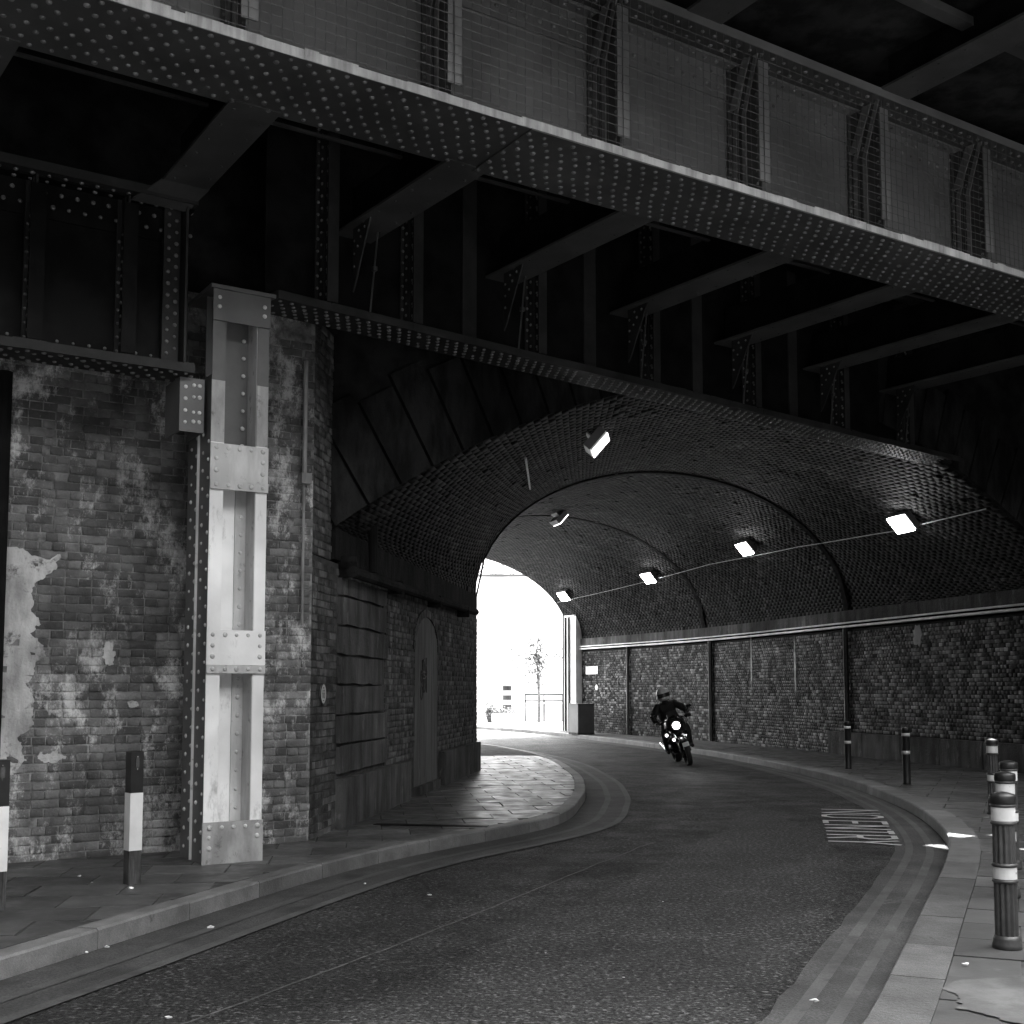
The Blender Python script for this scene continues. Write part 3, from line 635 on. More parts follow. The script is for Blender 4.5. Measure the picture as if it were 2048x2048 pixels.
for r_, lab, w in ((.2805, 'black drain pipe down the right wall, nearest to the camera beside the plinth stones', .07), (.167, 'black drain pipe down the right wall, beside the motorcycle', .075), (.0975, 'thinner black drain pipe down the right wall, farthest from the camera', .05)):
    p, d, n = RP(rs(r_), .06); t = thing('drain_pipe', p, lab, 'drain pipe', 'black drain pipes on the right wall')
    mb = MB(); mb.box(p + Z * 1.5, d * w, n * .018, Z * 1.37); ob('pipe_body', mb, 'pipe_black', t)
    mb = MB(); mb.box(p + Z * 1.5 + n * .02 + d * (w + .006), d * .005, n * .004, Z * 1.37); ob('pipe_edge_highlight', mb, 'steel_worn', t)  # pale strip painting a lit edge on the black pipe
for s_, z_, w_ in ((rs(.236), 2.1, .05), (rs(.2), 2.2, .04), (rs(.338), 2.6, .16)):
    p, d, n = RP(s_, .012); mb = MB(); h = .7 if w_ < .1 else .22; mb.prism([p + d * x + Z * z for x, z in blob(0, z_, w_, h, 16, .35)], n * .006); ob('lime_streak', mb, 'plaster', rw)

# lamps on the vault
def lamp(x, y, z, ax, lab, mat, flip=1, power=0, dim=1.):
    """box floodlight hung from the vault; ax = direction along the wall"""
    c = Vector((x, y, z)); ax = Vector(ax).normalized(); inn = Vector((-ax.y, ax.x, 0)) * flip
    t = thing('tunnel_lamp', c, lab, 'lamp', 'floodlights fixed to the vault')
    dn = (inn * .75 - Z * .66).normalized(); sdv = ax.cross(dn).normalized()
    mb = MB(); mb.box(c + dn * .05, ax * .26, sdv * .17, dn * .06); mb.box(c + dn * .115, ax * .23, sdv * .15, dn * .012); ob('housing', mb, 'steel_mid', t)
    mb = MB(); mb.box(c + dn * .14, ax * .25, sdv * .165, dn * .008); ob('lens', mb, mat, t)
    mb = MB(); mb.box(c - dn * .06, ax * .2, sdv * .012, dn * .06); mb.tube([c - dn * .08 - ax * .24 + Z * .1, c - dn * .08 + ax * .24 + Z * .1], .018, 6); ob('bracket', mb, 'steel_mid', t)
    return t
def vn(p, q): return (q[0] - p[0], q[1] - p[1], 0)
lamp(6.88, 20.8, 4.5, (-.27, .96, 0), 'bright floodlight on the right side of the vault, nearest of the four in the row', 'glow')
lamp(5.58, 28.15, 4.92, (-.27, .96, 0), 'bright floodlight on the right side of the vault, second of the row', 'glow')
lamp(4.0, 34.35, 4.8, (-.42, .9, 0), 'bright floodlight on the right side of the vault, third of the row', 'glow')
lamp(1.8, 39.9, 4.7, (-.45, .88, 0), 'bright floodlight beside the tunnel exit, last of the row', 'glow')
lamp(1.13, 16.5, 5.02, (.13, .99, 0), 'single floodlight on the dark left side of the vault', 'glow2', -1)
lamp(1.13, 29.8, 5.85, (-.3, .95, 0), 'small dim lamp high in the middle of the vault', 'glow2', -1)
mb = MB(); cbl = [(7.33, 18.3), (6.97, 21.72), (6.37, 26.34), (5.17, 30.93), (3.44, 36.45), (1.6, 40.9)]; cz_ = [4.36, 4.46, 4.73, 4.82, 4.69, 4.55]
cc = catmull([(x, y) for x, y in cbl], 6); zz = np.interp(np.linspace(0, 5, len(cc)), range(6), cz_)
ob('lamp_cable', MB().tube([(p[0] - .04, p[1], z - .05) for p, z in zip(cc, zz)], .010, 6), 'pipe', label='thin cable strung along the vault past the lamps', category='cable')
ob('vault_conduit', MB().tube([(.18, 15.6, 4.58), (.29, 19.0, 4.74)], .016, 6), 'pipe', label='short thin conduit on the dark left side of the vault', category='conduit')
# exit end: wall over the far mouth, pale jamb
ex = thing('exit_wall', P(24, 33), 'wall around the far mouth of the underpass with a pale jamb', 'wall')
mb = MB(); NX = 40; pf = [V3(1, -1 + 2 * i / NX) for i in range(NX + 1)]
for i in range(NX): a, b = pf[i], pf[i + 1]; mb.add([a, b, Vector((b.x, b.y, 7.5)), Vector((a.x, a.y, 7.5))], [(0, 1, 2, 3)])
l1, r1 = V3(1, -1), V3(1, 1)
mb.prism([l1 - Z * 3.2, l1 - A2 * 20 - Z * 3.2, l1 - A2 * 20 + Z * 4.3, l1 + Z * 4.3], B2 * .4); mb.prism([r1 - Z * 3.2, r1 + A2 * 25 - Z * 3.2, r1 + A2 * 25 + Z * 4.3, r1 + Z * 4.3], B2 * .4)
ob('spandrel', mb, 'stone', ex)
# far left tunnel wall beyond the bend
lb = thing('tunnel_wall', (-3.5, 28, 0), 'dark brick wall of the underpass beyond the left bend', 'tunnel wall')
mb = MB()
for a, b in ((LWM, (-2.9, 28.2)), ((-2.9, 28.2), (-6.2, 36.3))):
    a, b = Vector((*a, 0)), Vector((*b, 0)); d = (b - a); mb.prism([a, b, b + Z * 3.25, a + Z * 3.25], Vector((-d.y, d.x, 0)).normalized() * .3)
ob('wall_face', mb, 'brick_tunnel', lb)
# ------------------------------------------------------------------ riveted steelwork
def girder(g, O, a, b, L, z0, z1, w, web, stf, mats, rows, pitch, nind, covers=(), mesh_front=True, knee=True, top_rows=True, rmat='rivet', wire=(0, 0), smat='steel_mid'):
    """O: plan point on the near edge at s=0; a along, b away from the camera"""
    O = Vector(O); a = Vector(a); b = Vector(b)
    X = lambda s, t, z: O + a * s + b * t + Z * z
    def bx(mb, s0, s1, t0, t1, q0, q1): return mb.box(X((s0 + s1) / 2, (t0 + t1) / 2, (q0 + q1) / 2), a * (s1 - s0) / 2, b * (t1 - t0) / 2, Z * (q1 - q0) / 2)
    dark, panel, lipm = mats
    ob('bottom_flange', bx(MB(), 0, L, .0, w, z0, z0 + .075), dark, g)
    lm = MB(); s_ = 0.
    while s_ < L:
        e_ = min(L, s_ + random.uniform(.08, .4)); bx(lm, s_, e_, -random.uniform(.008, .014), -.001, z0 - .003, z0 + random.uniform(.055, .078)); s_ = e_
    ob('flange_edge', lm, lipm, g, kind='stuff')
    for s0, s1 in covers: ob('cover_plate', bx(MB(), s0, s1, -.014, w - .01, z0 - .016, z0 - .003), dark, g)
    ob('web', bx(MB(), 0, L, web, web + .02, z0 + .075, z1), panel, g)
    ob('bottom_angle', bx(bx(MB(), 0, L, web - .014, web - .001, z0 + .078, z0 + .2), 0, L, web - .13, web - .015, z0 + .076, z0 + .09), panel, g)
    ob('top_angle', bx(bx(MB(), 0, L, web - .014, web - .001, z1 - .30, z1 - .002), 0, L, web - .13, web - .015, z1 - .018, z1 - .002), panel, g)
    ob('top_flange', bx(MB(), 0, L, .0, w, z1, z1 + .06), dark, g)
    ob('flange_edge', bx(MB(), 0, L, -.012, -.001, z1 - .003, z1 + .075), lipm if lipm == 'lip_' else ('steel_mid' if lipm == 'lip' else 'steel_grime'), g)
    for s in stf:
        st = ob('stiffener', bx(bx(bx(MB(), s - .008, s + .008, .03, web - .015, z0 + .09, z1 - .02), s - .055, s - .009, web - .03, web - .015, z0 + .09, z1 - .02), s - .02, s - .009, web - .12, web - .031, z0 + .09, z1 - .02), dark, g)
        ob('stiffener_face', bx(MB(), s - .045, s + .07, .012, .026, z0 + (.17 if knee else .09), z1 - .1), smat, st)
        if knee:
            mb = MB(); pp = [X(s - .014, web - .03, z1 - .62), X(s - .014, web - .06, z1 - .5), X(s - .014, web - .13, z1 - .28), X(s - .014, web - .22, z1 - .02)]
            pp = [X(s - .012, web - .06, z0 + .12)] + pp[1:]
            for o1 in (0, .115):
                for p_, q_ in zip(pp, pp[1:]): mb.prism([p_ - b * o1, p_ - b * (o1 + .045), q_ - b * (o1 + .045), q_ - b * o1], -a * .014)
            mb.prism([X(s - .03, web - .2, z1 - .02), X(s - .03, web - .3, z1 - .02), X(s - .03, web - .12, z1 - .42), X(s - .03, web - .03, z1 - .42)], -a * .012); ob('knee_strip', mb, panel, st)
        zs = np.arange(z0 + .14, z1 - .3, .115)
        rivets(st, [X(s - .009, web - .17, z) for z in zs] + [X(s - .02, web - .075, z + .05) for z in zs] + [X(s - .009, .08, z + .03) for z in zs], -a, rmat, .015)
        rivets(st, [X(s - .034, web - .032, z) for z in zs], -b, rmat, .015)
    zsl = np.arange(.06, L, pitch); R1 = []
    if rows:
        for r_i, t in enumerate(rows):
            for s in zsl:
                ss = s + (pitch / 2 if r_i % 2 else 0) + random.uniform(-.003, .003); cov = any(c0 < ss < c1 for c0, c1 in covers)
                if random.random() > .012: R1.append(X(ss, t, z0 - (.016 if cov else 0)))
        rivets(g, R1, (0, 0, -1), rmat, .021, nind)
    if top_rows:
        R2 = []; R3 = []
        for s in zsl:
            R2 += [X(s, web - .015, z1 - .09), X(s + pitch / 2, web - .015, z1 - .2)]; R3 += [X(s, .07, z1), X(s + pitch / 2, .2, z1), X(s, web - .07, z1 - .018)]
        rivets(g, R2, -b, rmat, .02); rivets(g, R3, (0, 0, -1), rmat, .02)
        rivets(g, [X(s, web - .015, z0 + .15) for s in zsl], -b, rmat, .014)
    if mesh_front:
        ed = [wire[0]] + [s for s in stf if wire[0] < s < wire[1]] + [wire[1]]
        for s0, s1 in zip(ed, ed[1:]):
            mb = MB(); n = int((s1 - s0) / .075)
            for i in range(n + 1):
                s = s0 + (s1 - s0) * i / max(1, n); mb.tube([X(s, -.004 + .006 * math.sin(s * 5), z0 + .085), X(s + random.uniform(-.006, .006), .003, (z0 + z1) / 2), X(s, -.004, z1 - .01)], .0028, 3)
            for k in range(int((z1 - z0 - .1) / .072)):
                z = z0 + .1 + k * .072; mb.tube([X(s0 + (s1 - s0) * j / 4, -.004 + random.uniform(0, .008), z + random.uniform(-.003, .003)) for j in range(5)], .0026, 3)
            ob('wire_mesh', mb, 'wire', g)
    return X
# front girder
fg = thing('plate_girder', P(4, 7.24, 5.75), 'big riveted plate girder crossing overhead in front, pale streaked edge and wire mesh', 'girder')
girder(fg, P(-3, 7.24), A2, B2, 26, 5.75, 7.1, .86, .42, [i + 3 for i in [-.465 - 1.55, -.465, 1.085, 2.635, 4.185, 5.735, 7.285, 8.85, 10.40, 11.95, 13.5]], ('steel_dark', 'steel_mid', 'lip'),
       [.05, .13, .22, .31, .42, .53, .62, .71, .80], .137, 300, covers=[(7.85, 16.)], wire=(1., 18.5))
# left rear girder, carried on the column
lg = thing('plate_girder', P(1, 9.7, 4.18), 'low dark plate girder left of the pale column, resting on its bracket', 'girder')
girder(lg, P(-4, 9.7), A2, B2, 7.12, 4.18, 5.62, .4, .22, [.5, 1.9, 3.3, 4.7, 5.84, 6.56], ('steel_grime', 'steel_black', 'steel_grime'), [.05, .12, .27, .35], .125, 300, mesh_front=False, knee=False, rmat='rivet_dark', smat='steel_black')
mb = MB(); mb.ub(2.88, 3.02, 9.84, 9.905, 4.27, 5.6); mb.ub(3.03, 3.05, 9.72, 9.9, 4.27, 5.6); ob('end_angle', mb, 'steel_grime', lg)
rivets(lg, [P(2.92, 9.838, z) for z in np.arange(4.35, 5.55, .1)] + [P(2.985, 9.838, z + .05) for z in np.arange(4.35, 5.5, .1)], -B2, 'rivet_dark', .017)
# right rear girder, slightly skewed
a3 = (A2 + B2 * .138).normalized(); b3 = Vector((-a3.y, a3.x, 0))
rg = thing('plate_girder', P(4, 9.66, 4.93), 'dark plate girder running from the column over the arch mouth into the gloom', 'girder')
girder(rg, P(3.82, 9.64), a3, b3, 12.6, 4.93, 7.1, .45, .24, [.55, 1.5, 3.1, 4.85, 6.7, 8.6, 10.2], ('steel_grime', 'steel_black', 'steel_grime'), [.06, .14, .22, .31, .39], .115, 300, mesh_front=False, knee=False, rmat='rivet_dark', smat='steel_grime', top_rows=False)
mb = MB()
for s in (2.3, 4.0, 5.8, 7.7): 
    mb = MB(); c = P(3.82, 9.64) + a3 * s + b3 * .225; mb.box(c + Z * 6.0, a3 * .09, b3 * .01, Z * 1.0); ob('cover_strip', mb, 'steel_grime', rg)
# cross beams between the girders and the deck
dk = thing('bridge_deck', P(6, 9, 7.6), 'sooty underside of the railway bridge deck with its riveted cross beams', 'bridge deck')
def beam(u0, v0, u1, v1, z, w, h, rows=True, mat='beam_steel'):
    p, q = P(u0, v0), P(u1, v1); d = (q - p).normalized(); n = Vector((-d.y, d.x, 0)); L = (q - p).length; m = (p + q) / 2
    mb = MB(); mb.box(m + Z * (z + .012), d * L / 2, n * w / 2, Z * .012); o = ob('cross_beam', mb, mat, dk); ob('beam_web', MB().box(m + Z * (z + h / 2), d * (L / 2 - .01), n * .012, Z * (h / 2 - .025)), 'steel_black', o)
    pts = []
    for i in range(int(L / .28)):
        s = .12 + i * .28; pts += [p + d * s + n * w * .33 + Z * z, p + d * (s + .14) - n * w * .33 + Z * z]
    rivets(o, pts, (0, 0, -1), 'steel_dark', .014)
    return p, q, d, n
ends = {-1: (1.2, 9.72), 0: (3.0, 9.72)}
for k in range(-2, 7):
    u0 = 2.99 + 1.79 * k; vb = 9.78 if k < 1 else 9.64 + .138 * (u0 - 3.82) + .2
    u1 = u0 - (.1 if k != 0 else .0); p, q, d, n = beam(u0, 8.02, u1, vb, 5.74, .38, .5)
    if k >= 1:
        mb = MB(); c = P(u1 - .1, vb - .22); mb.prism([c + Z * 5.74, c - B2 * .34 + Z * 5.74, c - B2 * .04 + Z * 5.2, c + Z * 5.15], A2 * .014); o = ob('knee_plate', mb, 'steel_grime', dk)
        rivets(o, [c - B2 * x + Z * z for x, z in ((.24, 5.69), (.12, 5.69), (.03, 5.62), (.03, 5.5), (.03, 5.38), (.1, 5.55), (.16, 5.62))], -A2, 'rivet_dark', .014)
        ob('hanger_rod', MB().tube([P(u1 + .12, vb - .28, 5.74), P(u1 + .08, vb - .22, 5.0)], .009, 6).box(P(u1 + .105, vb - .25, 5.4), A2 * .02, B2 * .02, Z * .02), 'steel_dark', dk)
    if k == 0:
        mb = MB(); mb.prism([P(u1 - .2, 9.62, 5.74), P(u1 + .2, 9.62, 5.74), P(u1 + .05, 9.75, 5.56), P(u1 - .42, 9.75, 5.56)], Z * .012); ob('knee_plate', mb, 'steel_grime', dk)
for k in range(-3, 6):
    u0 = 6.6 + 2.4 * k; beam(u0, 4.0, u0, 7.3, 7.165, .38, .42, mat='steel_dark')
mb = MB(); mb.ub(-4, 22, 8.24, 8.30, 5.93, 6.0); mb.ub(-4, 22, 8.42, 8.46, 5.98, 6.02); mb.ub(-4, 22, 9.05, 9.09, 6.18, 6.2); ob('stringer', mb, 'steel_dark', dk)
for v in (6.35, 5.5, 4.6): ob('stringer', MB().ub(-4, 22, v, v + .12, 7.42, 7.5), 'steel_dark', dk)
# deck slab, with three chinks over the right pavement that let the sun through
dm = MB(); dm.ub(-16, 28, 4.0, 8.0, 7.6, 8.1)
HB = [(-16, 12.80, None), (12.80, 13.0, (8.92, 9.12)), (13.0, 13.18, None), (13.18, 13.42, (9.9, 10.35)), (13.42, 13.56, None), (13.56, 13.72, (9.72, 9.9)), (13.72, 14.97, None), (14.97, 15.11, (10.74, 10.92)), (15.11, 28, None)]
for u0, u1, h in HB:
    if h: dm.ub(u0, u1, 8.0, h[0], 7.6, 7.7); dm.ub(u0, u1, h[1], 11.2, 7.6, 7.7)
    else: dm.ub(u0, u1, 8.0, 11.2, 7.6, 7.7)
ob('deck_slab', dm, 'deck', dk)
vb = thing('viaduct_fill', P(6, 22, 7.5), 'dark solid body of the viaduct above the vault', 'viaduct')
ob('fill', MB().ub(-16, 30, 11.2, 33.9, 7.45, 8.4), 'soot_shade', vb)
for u in (-16, 27): ob('side_wall', MB().ub(u, u + .6, 10., 33.9, .0, 7.4), 'soot_shade', vb)
# unseen terrace behind the viewer, added to block the lower sky
for u0, u1, hh, lab in ((-34, -12, 15.5, 'unseen dark terrace added to block low sky, left of the bridge'), (-11.5, 9, 14., 'unseen dark building added to block low sky'), (9.5, 34, 16.5, 'tall unseen dark building added to block low sky on the right')):
    bl = thing('sky_blocker_terrace', P((u0 + u1) / 2, -22, 0), lab, 'building'); ob('wall', MB().ub(u0, u1, -30, -22, 0, hh), 'blocker_wall', bl); ob('roof', MB().ub(u0 - .3, u1 + .3, -30.3, -21.7, hh, hh + .3), 'soot_shade', bl)
    for i in range(int((u1 - u0) / 2.6)):
        for j in range(int(hh / 3)): w_ = ob('window', MB().ub(u0 + .8 + i * 2.6, u0 + 1.9 + i * 2.6, -22.02, -21.9, 1 + j * 3, 2.7 + j * 3), 'stone', bl); ob('pane', MB().ub(u0 + .88 + i * 2.6, u0 + 1.82 + i * 2.6, -21.9, -21.88, 1.08 + j * 3, 2.62 + j * 3), 'glass', w_)

# the pale column
co = thing('steel_column', P(3.52, 9.95, .12), 'tall pale riveted steel column standing on the pavement before the brick pier', 'column')
U0, U1, VF, VBk = 3.27, 3.77, 9.70, 10.3
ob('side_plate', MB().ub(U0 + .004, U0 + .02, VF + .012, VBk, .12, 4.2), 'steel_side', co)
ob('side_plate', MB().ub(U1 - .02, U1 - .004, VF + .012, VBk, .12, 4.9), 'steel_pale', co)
ob('side_ridge', MB().ub(U0 - .018, U0 + .003, 9.985, 9.998, .13, 3.72), 'steel_worn', co)
ob('front_strip', MB().ub(U0, U0 + .115, VF, VF + .012, .14, 3.619), 'steel_pale', co)
ob('front_strip', MB().ub(U1 - .10, U1, VF, VF + .012, .14, 3.619), 'steel_pale', co)
ob('back_plate', MB().ub(U0 + .02, U1 - .02, 9.93, 9.945, .14, 3.6), 'steel_pale', co)
ob('shaded_back_plate', MB().ub(U0 + .02, U1 - .02, 9.93, 9.945, 3.601, 4.93), 'steel_side', co)  # recess shade above the batten put into a darker plate
for a_, b_ in ((U0, U0 + .115), (U1 - .10, U1)): ob('shaded_strip', MB().ub(a_, b_, VF, VF + .012, 3.62, 4.149), 'steel_base', co)  # step of the column's upward shading put into the paint
for a_, b_ in ((U0, U0 + .115), (U1 - .10, U1)): ob('upper_strip', MB().ub(a_, b_, VF, VF + .012, 4.151, 4.93), 'steel_side', co)  # darker top paint, which also carries the shade at the column head
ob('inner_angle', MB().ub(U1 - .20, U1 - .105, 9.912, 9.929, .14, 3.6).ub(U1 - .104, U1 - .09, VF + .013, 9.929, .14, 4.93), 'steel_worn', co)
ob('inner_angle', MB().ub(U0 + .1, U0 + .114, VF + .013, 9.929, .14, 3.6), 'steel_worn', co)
def cplate(z0, z1, mat, proud=.014, rv=(), u0=U0 - .005, u1=U1 + .004):
    o = ob('batten_plate', MB().ub(u0, u1, VF - proud, VF - .001, z0, z1), mat, co)
    rivets(o, [P(U0 + fx * (U1 - U0), VF - proud, z) for fx, z in rv], -B2, 'rivet_pale', .021, 99)
    return o
F5 = [.09, .3, .5, .7, .91]
cplate(.12, .46, 'steel_base', .022, [(f, .415) for f in F5] + [(.09, .335), (.09, .25), (.91, .33)], U0 - .012, U1 + .006)
cplate(1.75, 2.04, 'steel_pale', .014, [(f, 2.0) for f in F5] + [(.09, 1.91), (.09, 1.82), (.91, 1.91), (.91, 1.82)])
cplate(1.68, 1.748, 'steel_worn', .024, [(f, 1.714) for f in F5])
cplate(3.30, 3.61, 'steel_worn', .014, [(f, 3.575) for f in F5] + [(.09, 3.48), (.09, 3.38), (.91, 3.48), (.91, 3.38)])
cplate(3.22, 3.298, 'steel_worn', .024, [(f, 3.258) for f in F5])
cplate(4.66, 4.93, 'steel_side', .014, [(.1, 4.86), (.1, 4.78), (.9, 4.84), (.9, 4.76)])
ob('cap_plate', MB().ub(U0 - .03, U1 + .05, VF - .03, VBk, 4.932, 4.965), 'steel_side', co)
zz = [z for z in np.arange(.55, 4.6, .155) if not (1.65 < z < 2.08 or 3.18 < z < 3.65)]
rivets(co, [P(U1 - .15, 9.912, z) for z in zz], -B2, 'rivet_pale', .02, 99)
zr = np.arange(.22, 3.7, .155)
rivets(co, [P(U0 + .004, 9.76, z) for z in zr] + [P(U0 + .004, 9.90, z + .077) for z in zr] + [P(U0 + .004, 10.07, z + .077) for z in zr] + [P(U0 + .004, 10.2, z) for z in zr], -A2, 'rivet_pale', .018, 120)
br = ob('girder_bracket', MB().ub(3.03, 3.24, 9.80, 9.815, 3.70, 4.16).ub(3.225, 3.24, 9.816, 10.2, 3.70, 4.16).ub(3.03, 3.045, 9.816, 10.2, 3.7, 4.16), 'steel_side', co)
rivets(br, [P(3.08, 9.80, z) for z in (3.78, 3.88, 3.98, 4.08)] + [P(u, 9.80, z) for u in (3.15, 3.2) for z in (3.79, 3.87, 4.0, 4.1)], -B2, 'rivet_pale', .017, 40)

sb_ = thing('side_light_blocker', P(-7.5, -6, 0), 'unseen flank wall added left of the viewer to cut side light', 'building'); ob('wall', MB().ub(-8, -7, -21.9, 9.0, 0, 14), 'blocker_wall', sb_); sb_ = thing('side_light_blocker', P(17, -6, 0), 'unseen flank wall added far to the right of the viewer to cut side light', 'building'); ob('wall', MB().ub(17, 18, -21.9, 11.1, 0, 14), 'blocker_wall', sb_)  # out-of-view walls added to shut off light from both sides
# ------------------------------------------------------------------ bollards
def timber_bollard(x, y, zt, rz, label):
    t = thing('post', (x, y, .12), label, 'bollard', 'black and white timber posts on the left pavement', (0, 0, rz)); h = .049
    f = lambda a, b, g=0: MB().wb(-h + g, h - g, -h + g, h - g, a, b)
    ob('timber_foot', f(-.01, .245, .002), 'wood', t, local=True); ob('white_sleeve', f(.245, zt - .42, 0), 'white', t, local=True)
    ob('black_sleeve', f(zt - .42, zt - .12, .001), 'black', t, local=True)
    o = ob('reflector', MB().wb(-.014, .014, -h - .006, -h + .002, zt - .235, zt - .165), 'reflector', t, local=True)
    r = MB().lathe([(.005, 0), (.004, .003)], 8, (0, -h - .002, zt - .155)); r.lathe([(.005, 0), (.004, .003)], 8, (0, -h - .002, zt - .246)); ob('screw', r, 'chrome', t, local=True)
    return t
timber_bollard(-2.80, 8.98, 1.085, R(41), 'black and white timber post standing left of the pale column')
timber_bollard(-3.36, 7.95, 1.085, R(38), 'black and white timber post cut off by the left picture edge')
def iron_bollard(x, y, label, bright=False):
    t = thing('bollard', (x, y, .12), label, 'bollard', 'fluted iron bollards along the right kerb')
    def L(name, prof, mat, nf=0, fl=0., n=28, fs=False): ob(name, MB().lathe(prof, (48 if fs else n) if not nf else nf * 6, flute=fl, nf=nf), mat, t, smooth=not (nf or fs), local=True)
    L('base', [(.078, 0), (.078, .03), (.072, .045), (.074, .055), (.066, .075)], 'iron')
    L('shaft', [(.062, .07), (.061, .36)], 'iron', 12, .13)
    L('white_band', [(.0625, .383), (.0625, .447)], 'band', fs=True)
    L('shaft', [(.061, .468), (.06, .68)], 'iron', 12, .13)
    L('white_band', [(.0635, .70), (.0635, .775)], 'band', fs=True)
    for z in (.371, .458, .688, .785): L('ring', [(.06, z - .011), (.070, z - .005), (.070, z + .005), (.06, z + .011)], 'iron')
    L('cap', [(.066, .79), (.071, .798), (.072, .835), (.066, .845), (.03, .856), (.004, .86)], 'black')
    return t
for x, y, lab in ((2.735, 6.76, 'fluted grey iron bollard with chipped white bands, nearest of the four on the right'), (3.43, 8.43, 'fluted iron bollard second from the camera, half hidden behind the nearest'),
                  (3.98, 9.7, 'fluted iron bollard third from the camera, mostly hidden, its cap showing on the right'), (5.52, 13.9, 'fluted iron bollard farthest of the four, top catching the sunlight')):
    iron_bollard(x, y, lab)
def thin_bollard(x, y, lab):
    t = thing('bollard', (x, y, .12), lab, 'bollard', 'slim black bollards by the right wall')
    L = lambda name, p, m: ob(name, MB().lathe(p, 20), m, t, smooth=True, local=True)
    L('post', [(.062, 0), (.058, .02), (.058, .8), (.062, .805), (.062, .84), (.05, .85)], 'black'); L('white_band', [(.0595, .45), (.0595, .50)], 'band'); L('white_band', [(.0595, .72), (.0595, .765)], 'band')
thin_bollard(6.03, 21.7, 'slim black bollard with two pale bands before the black drain pipe')
thin_bollard(5.95, 18.25, 'slim black bollard with two pale bands before the stone plinth')

# ------------------------------------------------------------------ motorcycle and rider
HD = Vector((.04, -1., 0)).normalized(); root = Vector((3.63, 24.6, 0)) - HD * .68
rot = (R(17), 0, math.atan2(HD.y, HD.x))
mc = thing('motorcycle', root, 'black motorcycle leaning into the bend with its headlight on', 'motorcycle', rot=rot)
def wheel(x, r, w):
    ts = []
    for nm, mat, r0, ww in (('tyre', 'tyre', r, w), ('rim', 'chrome', r * .72, w * .6)):
        mb = MB(); k = 28; prof = [(r0 - .055 if nm == 'tyre' else r0 - .03, -ww / 2), (r0 - .02, -ww / 2), (r0, -ww / 5), (r0, ww / 5), (r0 - .02, ww / 2), (r0 - .055 if nm == 'tyre' else r0 - .03, ww / 2)]
        vs = [(x + a * math.cos(2 * math.pi * i / k), y, r + a * math.sin(2 * math.pi * i / k)) for a, y in prof for i in range(k)]
        mb.add(vs, [(j * k + i, j * k + (i + 1) % k, ((j + 1) % 6) * k + (i + 1) % k, ((j + 1) % 6) * k + i) for j in range(6) for i in range(k)])
        if nm == 'rim':
            for i in range(5): t = 2 * math.pi * i / 5; mb.tube([(x, 0, r), (x + r0 * .97 * math.cos(t), 0, r + r0 * .97 * math.sin(t))], .018, 5)
            mb.tube([(x, -.07, r), (x, .07, r)], .045, 10)
        ts.append((nm, mb, mat))
    o = ob('wheel', ts[0][1], 'tyre', mc, smooth=True, local=True); ob('rim', ts[1][1], 'bike', o, local=True)
wheel(.68, .30, .11); wheel(-.68, .30, .15)
def loft(secs, n=16):
    """secs: (x, cy, cz, ry, rz)"""
    mb = MB(); vs = [(x, cy + ry * math.cos(2 * math.pi * k / n), cz + rz * math.sin(2 * math.pi * k / n)) for x, cy, cz, ry, rz in secs for k in range(n)]; m = len(secs)
    return mb.add(vs, [(i * n + k, i * n + (k + 1) % n, (i + 1) * n + (k + 1) % n, (i + 1) * n + k) for i in range(m - 1) for k in range(n)] + [tuple(range(n))[::-1], tuple(range((m - 1) * n, m * n))])
ob('body', loft([(-.95, 0, .86, .05, .04), (-.75, 0, .82, .12, .10), (-.4, 0, .72, .17, .16), (-.05, 0, .62, .2, .26), (.2, 0, .68, .19, .26), (.42, 0, .86, .16, .16), (.5, 0, .92, .1, .1)]), 'bike', mc, smooth=True, local=True)
ob('engine', loft([(-.3, 0, .42, .1, .1), (-.15, 0, .4, .2, .18), (.15, 0, .42, .2, .18), (.28, 0, .45, .12, .12)]), 'bike', mc, smooth=True, local=True)
ob('front_fairing', loft([(.30, 0, .88, .24, .26), (.45, 0, .88, .22, .24), (.56, 0, .86, .15, .17), (.6, 0, .85, .06, .08)]), 'bike', mc, smooth=True, local=True)
ob('leg_shield', loft([(.2, 0, .6, .27, .2), (.34, 0, .62, .26, .2), (.42, 0, .62, .16, .14)]), 'bike', mc, smooth=True, local=True)
ob('mudguard', loft([(.42, 0, .5, .06, .05), (.6, 0, .63, .08, .04), (.78, 0, .6, .08, .03), (.95, 0, .47, .05, .02)]), 'bike', mc, smooth=True, local=True)
for y in (-.1, .1): ob('fork', MB().tube([(.68, y, .3), (.52, y, .78)], .03, 8), 'chrome', mc, smooth=True, local=True)
hl = ob('headlight', MB().lathe([(.078, 0), (.082, .02), (.05, .035)], 20), 'head', mc, smooth=True, local=True)
hl.rotation_euler = (0, R(90), 0); hl.location = (.585, -.02, .9)
for y, z, n_ in ((.13, .62, 0), (-.13, .60, 0), (-.26, .74, 0)):
    o = ob('side_light', MB().lathe([(.032, 0), (.028, .012)], 12), 'small', mc, local=True); o.rotation_euler = (0, R(90), 0); o.location = (.425 if abs(y) < .2 else .44, y, z)
ob('number_plate', MB().wb(.965, .975, -.07, .07, .44, .53), 'band', mc, local=True)
ob('handlebar', MB().tube([(.3, -.36, 1.0), (.38, -.2, 1.03), (.42, 0, 1.02), (.38, .2, 1.03), (.3, .36, 1.0)], .016, 8), 'bike', mc, smooth=True, local=True)
